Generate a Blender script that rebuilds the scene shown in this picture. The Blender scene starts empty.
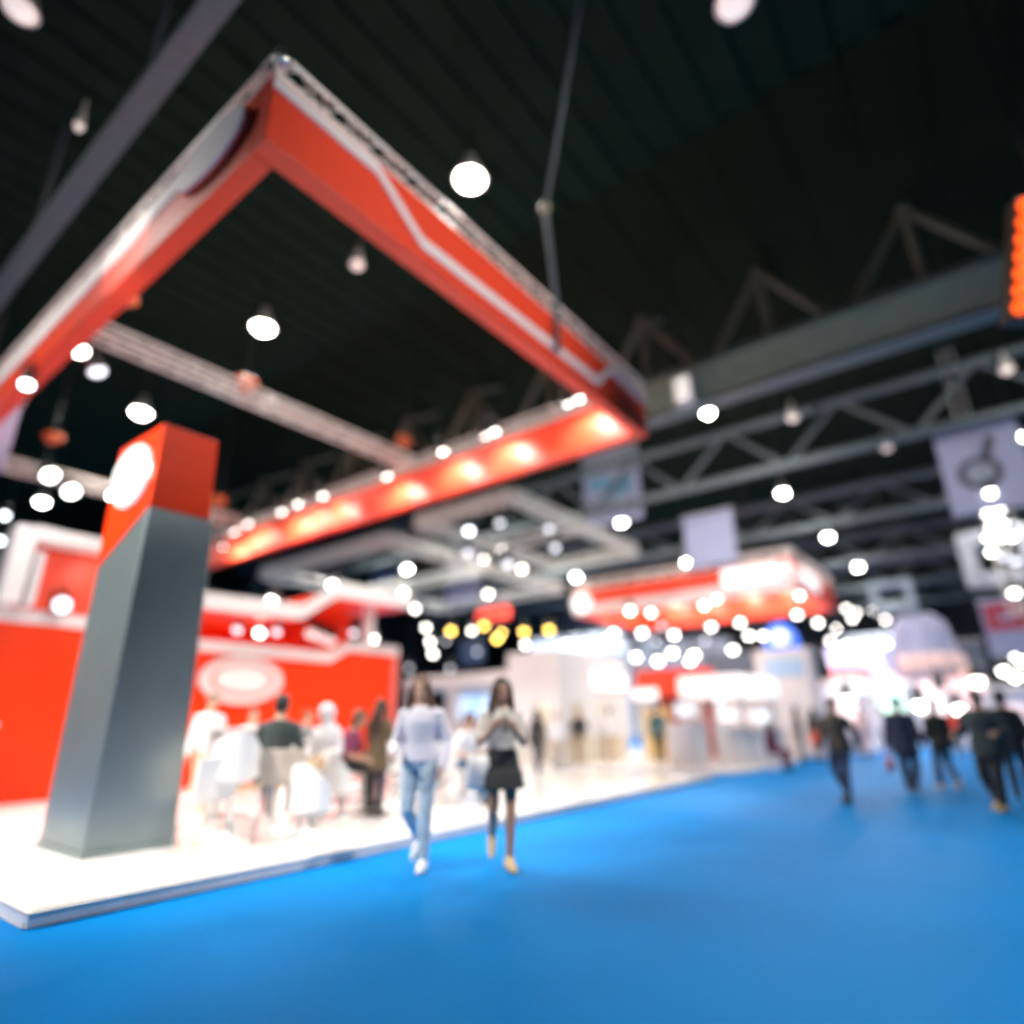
import bpy, bmesh, math, random
from mathutils import Vector, Matrix
random.seed(7)
C = bpy.context.scene
COL = C.collection
PI = math.pi

# ------------------------------------------------------------------ camera model
F_PX = 611.0; TH = math.radians(19.05); AL = math.radians(37.4); RO = -0.014; H = 1.28

def _basis():
    ct, st = math.cos(TH), math.sin(TH); cr, sr = math.cos(RO), math.sin(RO)
    R = Vector((1, 0, 0)); U = Vector((0, -st, ct)); Fw = Vector((0, ct, st))
    R2 = R * cr + U * sr; U2 = U * cr - R * sr
    ca, sa = math.cos(AL), math.sin(AL)
    w = lambda v: Vector((v[0] * sa + v[1] * ca, -v[0] * ca + v[1] * sa, v[2]))
    return w(R2), w(U2), w(Fw)

CR, CU, CF = _basis()

def at(px, py, x=None, y=None, z=None, d=None):
    """where the sight line through a photo point meets a plane of the place"""
    r = CF + CR * ((px - 512) / F_PX) + CU * ((512 - py) / F_PX)
    if x is not None: s = x / r[0]
    elif y is not None: s = y / r[1]
    elif z is not None: s = (z - H) / r[2]
    else: s = d
    return Vector((s * r[0], s * r[1], H + s * r[2]))

cam_d = bpy.data.cameras.new('camera'); cam = bpy.data.objects.new('camera', cam_d); COL.objects.link(cam)
cam_d.sensor_width = 36; cam_d.lens = F_PX / 1024 * 36; cam_d.clip_start = .05; cam_d.clip_end = 300
cam.matrix_world = Matrix(((CR[0], CU[0], -CF[0], 0), (CR[1], CU[1], -CF[1], 0), (CR[2], CU[2], -CF[2], H), (0, 0, 0, 1)))
cam_d.dof.use_dof = True; cam_d.dof.focus_distance = 3.1; cam_d.dof.aperture_fstop = .245; cam_d.dof.aperture_blades = 9
C.camera = cam

# ------------------------------------------------------------------ materials
def srgb(r, g, b):
    f = lambda c: (c / 255 / 12.92) if c / 255 <= .04045 else ((c / 255 + .055) / 1.055) ** 2.4
    return (f(r), f(g), f(b), 1)

MATS = {}
def mat(name, col, rough=.5, metal=0., var=.08, scale=6., spec=.5, bump=0., sheen=0.):
    if name in MATS: return MATS[name]
    m = bpy.data.materials.new(name); m.use_nodes = True; nt = m.node_tree; b = nt.nodes['Principled BSDF']
    b.inputs['Roughness'].default_value = rough; b.inputs['Metallic'].default_value = metal
    b.inputs['Specular IOR Level'].default_value = spec
    if sheen: b.inputs['Sheen Weight'].default_value = sheen
    tc = nt.nodes.new('ShaderNodeTexCoord'); n = nt.nodes.new('ShaderNodeTexNoise')
    n.inputs['Scale'].default_value = scale; n.inputs['Detail'].default_value = 3
    rp = nt.nodes.new('ShaderNodeValToRGB')
    rp.color_ramp.elements[0].position = .3; rp.color_ramp.elements[1].position = .7
    rp.color_ramp.elements[0].color = tuple(c * (1 - var) for c in col[:3]) + (1,)
    rp.color_ramp.elements[1].color = tuple(min(1, c * (1 + var)) for c in col[:3]) + (1,)
    L = nt.links.new
    L(tc.outputs['Object'], n.inputs['Vector']); L(n.outputs['Fac'], rp.inputs['Fac']); L(rp.outputs['Color'], b.inputs['Base Color'])
    if bump:
        bp = nt.nodes.new('ShaderNodeBump'); bp.inputs['Strength'].default_value = bump; bp.inputs['Distance'].default_value = .01
        n2 = nt.nodes.new('ShaderNodeTexNoise'); n2.inputs['Scale'].default_value = 180
        L(tc.outputs['Object'], n2.inputs['Vector']); L(n2.outputs['Fac'], bp.inputs['Height']); L(bp.outputs['Normal'], b.inputs['Normal'])
    MATS[name] = m
    return m

def emit(name, col, strength):
    if name in MATS: return MATS[name]
    m = bpy.data.materials.new(name); m.use_nodes = True; nt = m.node_tree; b = nt.nodes['Principled BSDF']
    b.inputs['Base Color'].default_value = col; b.inputs['Emission Color'].default_value = col
    b.inputs['Emission Strength'].default_value = strength; b.inputs['Roughness'].default_value = .4
    MATS[name] = m
    return m

def screen(name, c1, c2, strength, scale=3.):
    """a lit display with soft blocks of colour"""
    if name in MATS: return MATS[name]
    m = bpy.data.materials.new(name); m.use_nodes = True; nt = m.node_tree; b = nt.nodes['Principled BSDF']
    tc = nt.nodes.new('ShaderNodeTexCoord'); v = nt.nodes.new('ShaderNodeTexVoronoi'); v.inputs['Scale'].default_value = scale
    mx = nt.nodes.new('ShaderNodeMixRGB'); mx.inputs[1].default_value = c1; mx.inputs[2].default_value = c2
    L = nt.links.new
    L(tc.outputs['Object'], v.inputs['Vector']); L(v.outputs['Distance'], mx.inputs[0])
    L(mx.outputs[0], b.inputs['Emission Color']); L(mx.outputs[0], b.inputs['Base Color'])
    b.inputs['Emission Strength'].default_value = strength
    MATS[name] = m
    return m

RED = mat('red_panel', (.88, .045, .005, 1), .38, var=.03, spec=.2)
REDF = mat('red_fabric', (.84, .062, .022, 1), .45, var=.03, spec=.35)
WHITE = mat('white_laminate', (.86, .84, .83, 1), .3, var=.02)
WHITEM = mat('white_matt', (.80, .78, .78, 1), .7, var=.03)
PINK = mat('white_vinyl', (.82, .74, .73, 1), .5, var=.02)
STEEL = mat('brushed_steel', (.27, .33, .34, 1), .33, .65, var=.05, scale=3)
ALU = mat('aluminium_truss', (.80, .76, .69, 1), .4, .1, var=.06)
GRID = mat('grey_grid_truss', (.6, .6, .55, 1), .5, .1)
GIRD = mat('painted_girder', (.42, .56, .43, 1), .6, var=.08, scale=2)
BRACE = mat('olive_brace', (.20, .19, .125, 1), .6, var=.08)
ROOFT = mat('grey_roof_steel', (.095, .12, .13, 1), .5, .1, var=.1)
DECK = mat('dark_roof_deck', (.0105, .021, .0140, 1), .9, var=.12, scale=1.5, spec=.06)
DECK2 = mat('black_roof_deck', (.012, .016, .0085, 1), .9, var=.1, scale=1.5, spec=.06)
WALLM = mat('dark_hall_wall', (.03, .045, .05, 1), .8, var=.2, scale=.4)
BLACK = mat('black_plastic', (.015, .016, .016, 1), .5)
ORANGE = mat('orange_hoist', (.75, .16, .05, 1), .5)
CHROME = mat('chrome', (.75, .75, .76, 1), .15, 1.)
BEIGE = mat('beige_fabric', (.50, .43, .37, 1), .8, var=.08, bump=.2)
WOOD = mat('pale_wood', (.66, .52, .34, 1), .5, var=.12)
CREAM = mat('cream_panel', (.72, .66, .55, 1), .6)
LAV = mat('lavender_banner', (.34, .36, .53, 1), .8, var=.04)
BLUEG = mat('blue_print', (.12, .33, .50, 1), .8)
GREYP = mat('grey_print', (.07, .07, .085, 1), .8)
REDP = mat('red_print', (.50, .06, .08, 1), .7)
YEL = emit('yellow_lamp', (1, .62, .12, 1), 14)
WLAMP = emit('white_lamp', (1, .95, .88, 1), 15)
CLAMP = emit('cool_lamp', (.86, .92, 1, 1), 11)
DIM = emit('dim_lamp', (.8, .82, .9, 1), 2.6)
HID = emit('high_bay_lens', (1, .97, .90, 1), 60)
DIMHID = emit('faint_high_bay_lens', (1, .82, .76, 1), .75)
SIGN = emit('lit_white_sign', (1, .95, .93, 1), .85)
SIGNB = emit('lit_cool_sign', (.80, .90, 1, 1), .7)
PGLOW = emit('lit_pink_sign', (1, .74, .70, 1), .85)
RGLOW = emit('lit_red_sign', (1, .06, .03, 1), 1.1)
OGLOW = emit('lit_orange_sign', (1, .10, .008, 1), 1.6)
BGLOW = emit('lit_blue_dome', (.08, .22, 1, 1), 1.1)
SCB = screen('blue_screen', (.15, .45, 1, 1), (.9, .95, 1, 1), 1.1, 2)
SCG = screen('green_screen', (.35, .9, .55, 1), (.9, 1, .95, 1), 1.1, 2)
SCV = screen('violet_screen', (.45, .3, .9, 1), (.9, .85, 1, 1), 1.0, 2)

def carpet_mat():
    m = mat('blue_carpet', (.0, .192, .56, 1), .48, var=.07, scale=.6, spec=.5, bump=.25)
    m.node_tree.nodes['Principled BSDF'].inputs['IOR'].default_value = 1.075
    return m
CARPET = carpet_mat()

# ------------------------------------------------------------------ mesh collector
def basis_from(d, ref=Vector((0, 0, 1))):
    d = Vector(d).normalized()
    if abs(d.dot(ref)) > .97: ref = Vector((1, 0, 0)) if abs(d.x) < .9 else Vector((0, 1, 0))
    u = ref.cross(d).normalized(); v = d.cross(u).normalized()
    return u, v, d

class MB:
    def __init__(s): s.bm = bmesh.new()
    def box(s, a, b, M=None):
        x0, y0, z0 = a; x1, y1, z1 = b
        vs = [Vector((x, y, z)) for z in (z0, z1) for y in (y0, y1) for x in (x0, x1)]
        if M: vs = [M @ v for v in vs]
        v = [s.bm.verts.new(p) for p in vs]
        for f in ((0, 2, 3, 1), (4, 5, 7, 6), (0, 1, 5, 4), (2, 6, 7, 3), (0, 4, 6, 2), (1, 3, 7, 5)): s.bm.faces.new([v[i] for i in f])
        return s
    def rings(s, rings, cap=True):
        n = len(rings[0]); vv = [[s.bm.verts.new(p) for p in r] for r in rings]
        for a, b in zip(vv, vv[1:]):
            for i in range(n): s.bm.faces.new((a[i], a[(i + 1) % n], b[(i + 1) % n], b[i]))
        if cap: s.bm.faces.new(vv[0][::-1]); s.bm.faces.new(vv[-1])
        return s
    def tube(s, pts, rad, n=8, ends=True):
        pts = [Vector(p) for p in pts]
        if not hasattr(rad, '__len__'): rad = [rad] * len(pts)
        rs = []; u = None
        for i, p in enumerate(pts):
            d = (pts[min(i + 1, len(pts) - 1)] - pts[max(i - 1, 0)]).normalized()
            if u is None: u, v, _ = basis_from(d)
            else:
                u = (u - d * u.dot(d)).normalized(); v = d.cross(u)
            r = rad[i]
            mk = lambda c, q: [c + (u * math.cos(2 * PI * k / n) + v * math.sin(2 * PI * k / n)) * q for k in range(n)]
            if ends and i == 0:
                rs.append(mk(p - d * r * .85, r * .35)); rs.append(mk(p - d * r * .5, r * .8))
            rs.append(mk(p, r))
            if ends and i == len(pts) - 1:
                rs.append(mk(p + d * r * .5, r * .8)); rs.append(mk(p + d * r * .85, r * .35))
        return s.rings(rs)
    def cyl(s, a, b, r, r2=None, n=16):
        return s.tube([a, b], [r, r if r2 is None else r2], n, False)
    def lathe(s, prof, c=(0, 0, 0), n=20, axis=None):
        c = Vector(c); u, v, d = (Vector((1, 0, 0)), Vector((0, 1, 0)), Vector((0, 0, 1))) if axis is None else basis_from(axis)
        return s.rings([[c + d * z + (u * math.cos(2 * PI * k / n) + v * math.sin(2 * PI * k / n)) * max(r, .0005) for k in range(n)] for r, z in prof])
    def ell(s, c, r, n=14, M=None):
        c = Vector(c); rs = []
        for i in range(n // 2 + 1):
            t = -PI / 2 + PI * i / (n // 2); q = max(math.cos(t), .03)
            rs.append([Vector((r[0] * q * math.cos(2 * PI * k / n), r[1] * q * math.sin(2 * PI * k / n), r[2] * math.sin(t))) for k in range(n)])
        return s.rings([[c + (M @ p if M else p) for p in rr] for rr in rs])
    def prism(s, poly, ext):
        ext = Vector(ext); a = [Vector(p) for p in poly]
        return s.rings([a, [p + ext for p in a]])
    def ellipse_plate(s, c, u, v, t, n=40, inner=0.):
        c, u, v, t = Vector(c), Vector(u), Vector(v), Vector(t)
        o = [c + u * math.cos(2 * PI * k / n) + v * math.sin(2 * PI * k / n) for k in range(n)]
        if not inner: return s.rings([o, [p + t for p in o]])
        i_ = [c + (p - c) * inner for p in o]
        vo, vi, vo2, vi2 = ([s.bm.verts.new(p) for p in q] for q in (o, i_, [p + t for p in o], [p + t for p in i_]))
        for k in range(n):
            j = (k + 1) % n
            for a, b in ((vo, vi), (vi, vi2), (vi2, vo2), (vo2, vo)): s.bm.faces.new((a[k], a[j], b[j], b[k]))
        return s
    def build(s, name, m, parent=None, bevel=0., smooth=False, remesh=0., keep=False):
        bmesh.ops.remove_doubles(s.bm, verts=s.bm.verts, dist=1e-6)
        bmesh.ops.recalc_face_normals(s.bm, faces=s.bm.faces)
        me = bpy.data.meshes.new(name)
        if parent is not None and not keep:
            off = world_loc(parent)
            for v in s.bm.verts: v.co -= off
        s.bm.to_mesh(me); s.bm.free()
        o = bpy.data.objects.new(name, me); COL.objects.link(o)
        if remesh:
            r = o.modifiers.new('r', 'REMESH'); r.mode = 'VOXEL'; r.voxel_size = remesh
            q = o.modifiers.new('s', 'SMOOTH'); q.factor = .5; q.iterations = 3
            dg = bpy.context.evaluated_depsgraph_get()
            me2 = bpy.data.meshes.new_from_object(o.evaluated_get(dg)); o.modifiers.clear(); o.data = me2; me = me2
            smooth = True
        me.materials.clear(); me.materials.append(m)
        if bevel:
            bv = o.modifiers.new('b', 'BEVEL'); bv.width = bevel; bv.segments = 2; bv.limit_method = 'ANGLE'
        if smooth:
            for p in me.polygons: p.use_smooth = True
        if parent is not None: o.parent = parent
        return o

def world_loc(o):
    v = Vector((0, 0, 0))
    while o is not None: v += o.location; o = o.parent
    return v

def tag(o, label=None, cat=None, group=None, kind=None):
    if label: o['label'] = label
    if cat: o['category'] = cat
    if group: o['group'] = group
    if kind: o['kind'] = kind
    return o

def thing(name, label, cat, loc=(0, 0, 0), rz=0., group=None):
    o = bpy.data.objects.new(name, None); COL.objects.link(o); o.location = loc; o.rotation_euler = (0, 0, rz)
    o.empty_display_size = .2
    return tag(o, label, cat, group)

def dup(root, loc, rz=None, label=None, group=None):
    r = root.copy(); COL.objects.link(r); r.location = loc
    if rz is not None: r.rotation_euler = (0, 0, rz)
    if label: r['label'] = label
    if group: r['group'] = group
    def rec(src, dst):
        for ch in src.children:
            c = ch.copy(); COL.objects.link(c); c.parent = dst; rec(ch, c)
    rec(root, r)
    return r

ORD = ['first', 'second', 'third', 'fourth', 'fifth', 'sixth', 'seventh', 'eighth', 'ninth', 'tenth', 'eleventh', 'twelfth', 'thirteenth',
       'fourteenth', 'fifteenth', 'sixteenth', 'seventeenth', 'eighteenth', 'nineteenth', 'twentieth', 'twenty-first', 'twenty-second',
       'twenty-third', 'twenty-fourth', 'twenty-fifth', 'twenty-sixth', 'twenty-seventh', 'twenty-eighth', 'twenty-ninth', 'thirtieth']

def box_truss(mb, a, b, w, step=None, r=.025, rl=.012):
    """square lattice truss between two points: four chords and zig-zag lacing"""
    a, b = Vector(a), Vector(b); d = b - a; L = d.length; u, v, d = basis_from(d); step = step or w; n = max(2, round(L / step)); h = w / 2
    cs = [u * h + v * h, u * h - v * h, -u * h - v * h, -u * h + v * h]
    for c in cs: mb.tube([a + c, b + c], r, 6, False)
    for f in range(4):
        c0, c1 = cs[f], cs[(f + 1) % 4]; pts = [a + d * (L * i / n) + (c0 if i % 2 == 0 else c1) for i in range(n + 1)]
        for p, q in zip(pts, pts[1:]): mb.tube([p, q], rl, 4, False)
        for i in (0, n): mb.tube([a + d * (L * i / n) + c0, a + d * (L * i / n) + c1], rl, 4, False)
    return mb

def lamp_light(name, kind, loc, energy, parent=None, size=.3, aim=None, color=(1, .95, .88), spot=None, blend=.5):
    l = bpy.data.lights.new(name, kind); l.energy = energy; l.color = color
    if kind == 'AREA': l.shape = 'DISK'; l.size = size
    else: l.shadow_soft_size = size
    if kind == 'SPOT': l.spot_size = spot or math.radians(120); l.spot_blend = blend
    o = bpy.data.objects.new(name, l); COL.objects.link(o)
    loc = Vector(loc)
    if aim is not None:
        d = (Vector(aim) - loc).normalized(); o.rotation_mode = 'QUATERNION'; o.rotation_quaternion = d.to_track_quat('-Z', 'Y')
    o.location = loc - (world_loc(parent) if parent else Vector((0, 0, 0)))
    if parent: o.parent = parent
    return o
# ================================================================== SETTING
X0, X1, Y0, Y1 = -9., 78., -17., 62.
def struct(name, mb, m, **k): return tag(mb.build(name, m, **k), kind='structure')
struct('floor', MB().box((X0, Y0, -.2), (X1, Y1, 0)), CARPET)
struct('wall_back', MB().box((X1, Y0, 0), (X1 + .3, Y1, 16)), WALLM)
struct('wall_front', MB().box((X0 - .3, Y0, 0), (X0, Y1, 16)), WALLM)
struct('wall_left', MB().box((X0, Y1, 0), (X1, Y1 + .3, 16)), WALLM)
struct('wall_right', MB().box((X0, Y0 - .3, 0), (X1, Y0, 16)), WALLM)
c = MB().box((X0, Y0, 13.4), (10.5, Y1, 13.6))
y = Y0 + .5
while y < Y1:                                                        # ribs of the trapezoid deck sheets
    c.box((X0, y, 13.33), (10.5, y + .32, 13.41)); y += .75
c.box((10.4, Y0, 13.4), (10.55, Y1, 14.9))
struct('ceiling', c, DECK)
c = MB().box((10.5, Y0, 14.8), (X1, Y1, 15.0)); y = Y0 + .5
while y < Y1:
    c.box((10.5, y, 14.74), (X1, y + .3, 14.81)); y += 1.5
struct('ceiling_high', c, DECK2)

# ================================================================== ROOF STEEL
BY0, BY1 = -9.5, 42.
def girder(x, label):
    t = thing('roof_girder', label, 'roof girder', (x, BY0, 10))
    b = MB().box((x - .12, BY0, 10.0), (x + .12, BY1, 11.3)); b.build('web', GIRD, t)
    b = MB().box((x - .32, BY0, 9.96), (x + .32, BY1, 10.04)); b.box((x - .32, BY0, 11.26), (x + .32, BY1, 11.34)); b.build('flange', mat('girder_flange', (.10, .125, .11, 1), .5), t)
    y = BY0 - .12
    k = 0
    while y < BY1 - 2:
        b = MB(); ap = (x, y + 1.65, 13.7)
        b.tube([(x, y, 11.3), ap], .12, 8, False); b.tube([(x, y + 3.3, 11.3), ap], .12, 8, False)
        b.tube([(x + 1.8, y + 1.65, 14.78), ap], .09, 8, False); b.tube([ap, (x, y + 1.6, 11.3)], .12, 8, False)
        b.ell(ap, (.2, .2, .2))
        b.build('brace', BRACE, t); y += 3.7; k += 1
    return t
girder(16.1, 'deep grey roof girder with zig-zag braces, right of the big red frame')

def roof_truss(x, z0, z1, label, r=.17, group=None):
    t = thing('roof_truss', label, 'roof truss', (x, BY0, z0), group=group)
    MB().tube([(x, BY0, z0), (x, BY1, z0)], r, 10, False).build('bottom_chord', ROOFT, t)
    MB().tube([(x, BY0, z1), (x, BY1, z1)], r, 10, False).build('top_chord', ROOFT, t)
    b = MB(); y = BY0; i = 0
    while y + 2 < BY1:
        b.tube([(x, y, z0 if i % 2 else z1), (x, y + 2.0, z1 if i % 2 else z0)], .1, 8, False); y += 2.0; i += 1
    b.build('lacing', ROOFT, t)
    return t
roof_truss(22.3, 10.0, 11.9, 'pale latticed roof truss, nearest one behind the deep grey girder')
for i, (x, l) in enumerate(((31.0, 'second latticed roof truss behind the deep grey girder'), (40.0, 'third latticed roof truss behind the deep grey girder'),
             (49.0, 'fourth latticed roof truss behind the deep grey girder'), (58.0, 'fifth and farthest latticed roof truss behind the deep grey girder'))):
    roof_truss(x, 10.0, 11.5, l, .2)
t = thing('roof_beam', 'dull grey steel beam crossing the dark roof at upper left', 'roof beam', (1.9, BY0, 9.9))
MB().box((1.75, BY0, 9.9), (2.07, BY1, 9.97)).box((1.84, BY0, 9.97), (1.96, BY1, 10.55)).build('beam', ROOFT, t)
b = MB()
for y in (3.2, 8.2, 13.2, 18.2): b.tube([(1.9, y, 10.5), (1.9, y, 13.3)], .05, 8, False)
b.build('hanger', ROOFT, t)
# bent drop conduit above the red frame
t = thing('drop_cable', 'thin grey cable drop hanging from the roof, above the long red fascia', 'cable', at(580, 0, d=9.5))
p0, p1, p2, pt = at(580, 0, d=9.5), at(545, 208, d=10), at(556, 300, d=10.6), at(596, -90, d=9.4)
pt.z = 13.4
MB().tube([pt, p0, p1], .045, 8).build('cable', ROOFT, t); MB().tube([p1, p2, p2 - Vector((0, 0, 1.))], .045, 8).build('cable', ROOFT, t)
MB().ell(p1, (.1, .1, .12)).build('coupling', BRACE, t)

# ================================================================== HIGH-BAY LAMPS
def high_bay(lens):
    t = thing('high_bay_lamp', 'x', 'ceiling lamp', (0, 0, 0), group='high-bay lamps under the hall roof')
    MB().lathe([(.0, .62), (.09, .6), (.1, .36), (.2, .3), (.30, .04), (.32, 0), (.28, 0), (.26, .05), (.0, .05)], n=24).build('reflector', ALU, t, smooth=True)
    MB().lathe([(0, .05), (.25, .03), (.24, -.03), (.16, -.09), (0, -.11)], n=24).build('lens', lens, t, smooth=True)
    MB().tube([(0, 0, .6), (0, 0, 2.4)], .02, 6, False).build('hanger', BLACK, t)
    return t
hb = [high_bay(HID), high_bay(DIMHID)]
used = [False, False]
LAMPS = [((470, 180), 0, 'largest and brightest round ceiling lamp, right above the long red fascia'),
 ((263, 328), 0, 'bright round ceiling lamp seen through the opening of the big red frame'),
 ((141, 413), 0, 'bright round ceiling lamp just above the red cap of the grey column'),
 ((42, 502), 0, 'round ceiling lamp low at left, under the second cross truss'),
 ((708, 413), 0, 'round ceiling lamp just below the deep grey girder'),
 ((783, 493), 0, 'nearest of three round ceiling lamps in a row above the far red frame'),
 ((828, 537), 0, 'middle of three round ceiling lamps in a row above the far red frame'),
 ((858, 567), 0, 'farthest of three round ceiling lamps in a row above the far red frame'),
 ((621, 522), 0, 'round ceiling lamp under the blue printed banner'),
 ((576, 577), 0, 'round ceiling lamp above the left corner of the far red frame'),
 ((687, 562), 0, 'round ceiling lamp at the foot of the plain lavender banner'),
 ((501, 550), 0, 'round ceiling lamp in the middle of the grey truss grid'),
 ((407, 569), 0, 'round ceiling lamp left of the grey truss grid'),
 ((1017, 438), 0, 'round ceiling lamp over the ring-print banner at the right edge'),
 ((20, 10), 1, 'faint pinkish ceiling lamp in the top left corner'),
 ((735, 3), 1, 'faint pinkish ceiling lamp at the top edge, right of centre'),
 ((357, 265), 1, 'small faint pinkish ceiling lamp inside the opening of the big red frame'),
 ((1007, 370), 1, 'faint ceiling lamp beside the deep grey girder at right'),
 ((793, 418), 1, 'faint ceiling lamp below the deep grey girder, left of the ring-print banner'),
 ((887, 448), 1, 'faint ceiling lamp on the nearest latticed truss'),
 ((79, 126), 1, 'tiny faint ceiling lamp beside the dull beam at upper left')]
LPOS = []
for (px, k, lab) in LAMPS:
    p = at(*px, z=11.0)
    if not used[k]: hb[k].location = p; hb[k]['label'] = lab; used[k] = True; o = hb[k]
    else: o = dup(hb[k], p, label=lab)
    sc_ = {(20, 10): .75, (708, 413): .6, (470, 180): 1, (263, 328): .95, (141, 413): .95, (735, 3): .9, (357, 265): .5, (1007, 370): .62, (793, 418): .62, (887, 448): .6, (79, 126): .25}.get(px, .82); o.scale = (sc_, sc_, 1)
    if k == 0: lamp_light('high_bay_and_fill_light', 'AREA', p - Vector((0, 0, .16)), 330 if p.x < 15 else 700, None, .5, p - Vector((0, 0, 2)))
for x, y in ((-2., 12.), (37, 14), (46, 14), (46, 24), (37, -4), (20, 26), (56, 6), (56, 22), (29, 20), (20, 18)):  # extra area lights without lamp bodies, added to fill the hall
    lamp_light('high_bay_and_fill_light', 'AREA', (x, y, 10.8), 700, None, .5, (x, y, 0))

# ================================================================== BOOTH PLATFORM
t = thing('booth_platform', 'low white raised booth floor with a grey edge on the blue carpet', 'platform', (1.8, 5.6, 0))
MB().box((1.84, 5.64, .02), (14.7, 20, .1)).build('deck', mat('gloss_white_floor', (.88, .86, .85, 1), .12, var=.01, scale=.8), t)
b = MB().box((1.8, 5.56, 0), (14.75, 5.64, .088)); b.box((1.8, 5.64, 0), (1.84, 20, .088)); b.box((14.7, 5.64, 0), (14.75, 20, .088))
b.build('edge_trim', mat('grey_edge_trim', (.72, .69, .70, 1), .45), t, bevel=.008)
b = MB().box((1.79, 5.545, .088), (14.76, 5.585, .1)); b.box((1.79, 5.585, .088), (1.82, 20, .1)); b.build('edge_strip', ALU, t)
PZ = .1

# ================================================================== BIG RED FRAME
fx0, fx1, fy0, fy1, fz0, fz1 = 2.2, 11.1, 4.82, 23.3, 7.0, 7.98
t = thing('hanging_header_frame', 'huge red rectangular header frame hanging from the roof over the white booth', 'hanging frame', (fx0, fy0, fz0))
T = .26
f1 = MB().box((fx0, fy0, fz0), (fx1, fy0 + T, fz1)).build('fascia', REDF, t, bevel=.02)
f2 = MB().box((fx0, fy0 + T, fz0), (fx0 + T, fy1 - T, fz1)).build('fascia', REDF, t, bevel=.02)
f3 = MB().box((fx1 - T, fy0 + T, fz0), (fx1, fy1 - T, fz1)).build('fascia', REDF, t, bevel=.02)
def band(pts, w, y=None, x=None, d=.025):
    """flat stripe following a polyline of (along, height) on a wall plane"""
    out = MB()
    for i, ((a, z), (b_, z2)) in enumerate(zip(pts, pts[1:])):
        q = [(a, z - w / 2), (b_, z2 - w / 2), (b_, z2 + w / 2), (a, z + w / 2)]
        if abs(z2 - z) > .02:                                        # slanted piece keeps its thickness
            k = w / 2 * (math.hypot(b_ - a, z2 - z) / max(abs(b_ - a), .05)) * .75 + .0
            q = [(a, z - max(k, w / 2)), (b_, z2 - max(k, w / 2)), (b_, z2 + max(k, w / 2)), (a, z + max(k, w / 2))]
        if y is not None: out.prism([(u, y, v) for u, v in q], (0, -d, 0))
        else: out.prism([(x, u, v) for u, v in q], (-d, 0, 0))
    return out
band([(2.2, 7.83), (3.62, 7.83), (4.42, 7.27), (9.0, 7.33), (9.55, 7.86), (11.1, 7.80)], .17, y=fy0).build('stripe', PINK, f1)
band([(6.8, 7.82), (7.4, 7.82), (8.2, 7.74), (23, 7.74)], .34, x=fx0).build('stripe', PINK, f2)
MB().ellipse_plate((fx0 - .03, 5.95, 7.58), (0, .78, 0), (0, 0, .375), (-.04, 0, 0)).build('oval_rim', REDF, f2)
MB().ellipse_plate((fx0 - .07, 5.95, 7.58), (0, .76, 0), (0, 0, .36), (-.03, 0, 0)).build('oval_sign', PINK, f2)
tr = 8.16; h = .17
for a, b_ in (((fx0, fy0 + .17, tr), (fx1, fy0 + .17, tr)), ((fx0 + .17, fy0 + .3, tr), (fx0 + .17, fy1, tr)), ((fx1 - .17, fy0 + .3, tr), (fx1 - .17, fy1, tr))):
    box_truss(MB(), a, b_, .3, .3, .027, .012).build('truss', ALU, t)
for y in (11.75, 20.3):
    box_truss(MB(), (fx0 + .3, y, tr), (fx1 - .3, y, tr), .3, .3, .03, .014).build('cross_truss', ALU, t)
for (x, y) in ((fx0 + .1, fy0 + .1),):
    b = MB().ell((x, y, tr + .27), (.1, .1, .1)).ell((x - .02, y - .05, tr + .12), (.1, .1, .1)).build('corner_clamp', CHROME, t, smooth=True)

# chain hoists carrying the frame
def hoist(p, label):
    t = thing('chain_hoist', label, 'chain hoist', p, group='orange chain hoists')
    MB().tube([p + Vector((-.14, 0, 0)), p + Vector((.14, 0, .02))], .13, 12).build('motor', ORANGE, t, smooth=True)
    MB().box(p + Vector((-.09, -.09, -.22)), p + Vector((.07, .09, -.08))).build('chain_bag', ORANGE, t, bevel=.02)
    MB().tube([p + Vector((0, 0, .1)), Vector((p.x, p.y, 13.3))], .018, 6, False).build('chain', BLACK, t)
    b = MB().tube([p + Vector((0, 0, -.2)), Vector((p.x, p.y, min(p.z - .25, tr + .12)))], .02, 6, False); b.build('hook', CHROME, t)
hoist(at(247, 382, y=11.75), 'orange chain hoist on the nearer cross truss, left one inside the red frame')
hoist(at(405, 440, x=fx1 - .17), 'orange chain hoist above the far end of the nearer cross truss')
hoist(at(53, 437, y=20.3), 'orange chain hoist above the farther cross truss, left of the column')
hoist(at(219, 500, y=20.3), 'orange chain hoist beside the red cap of the column')
hoist(at(122, 296, x=fx0 + .6), 'small dull orange chain hoist close under the left red fascia')

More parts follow.
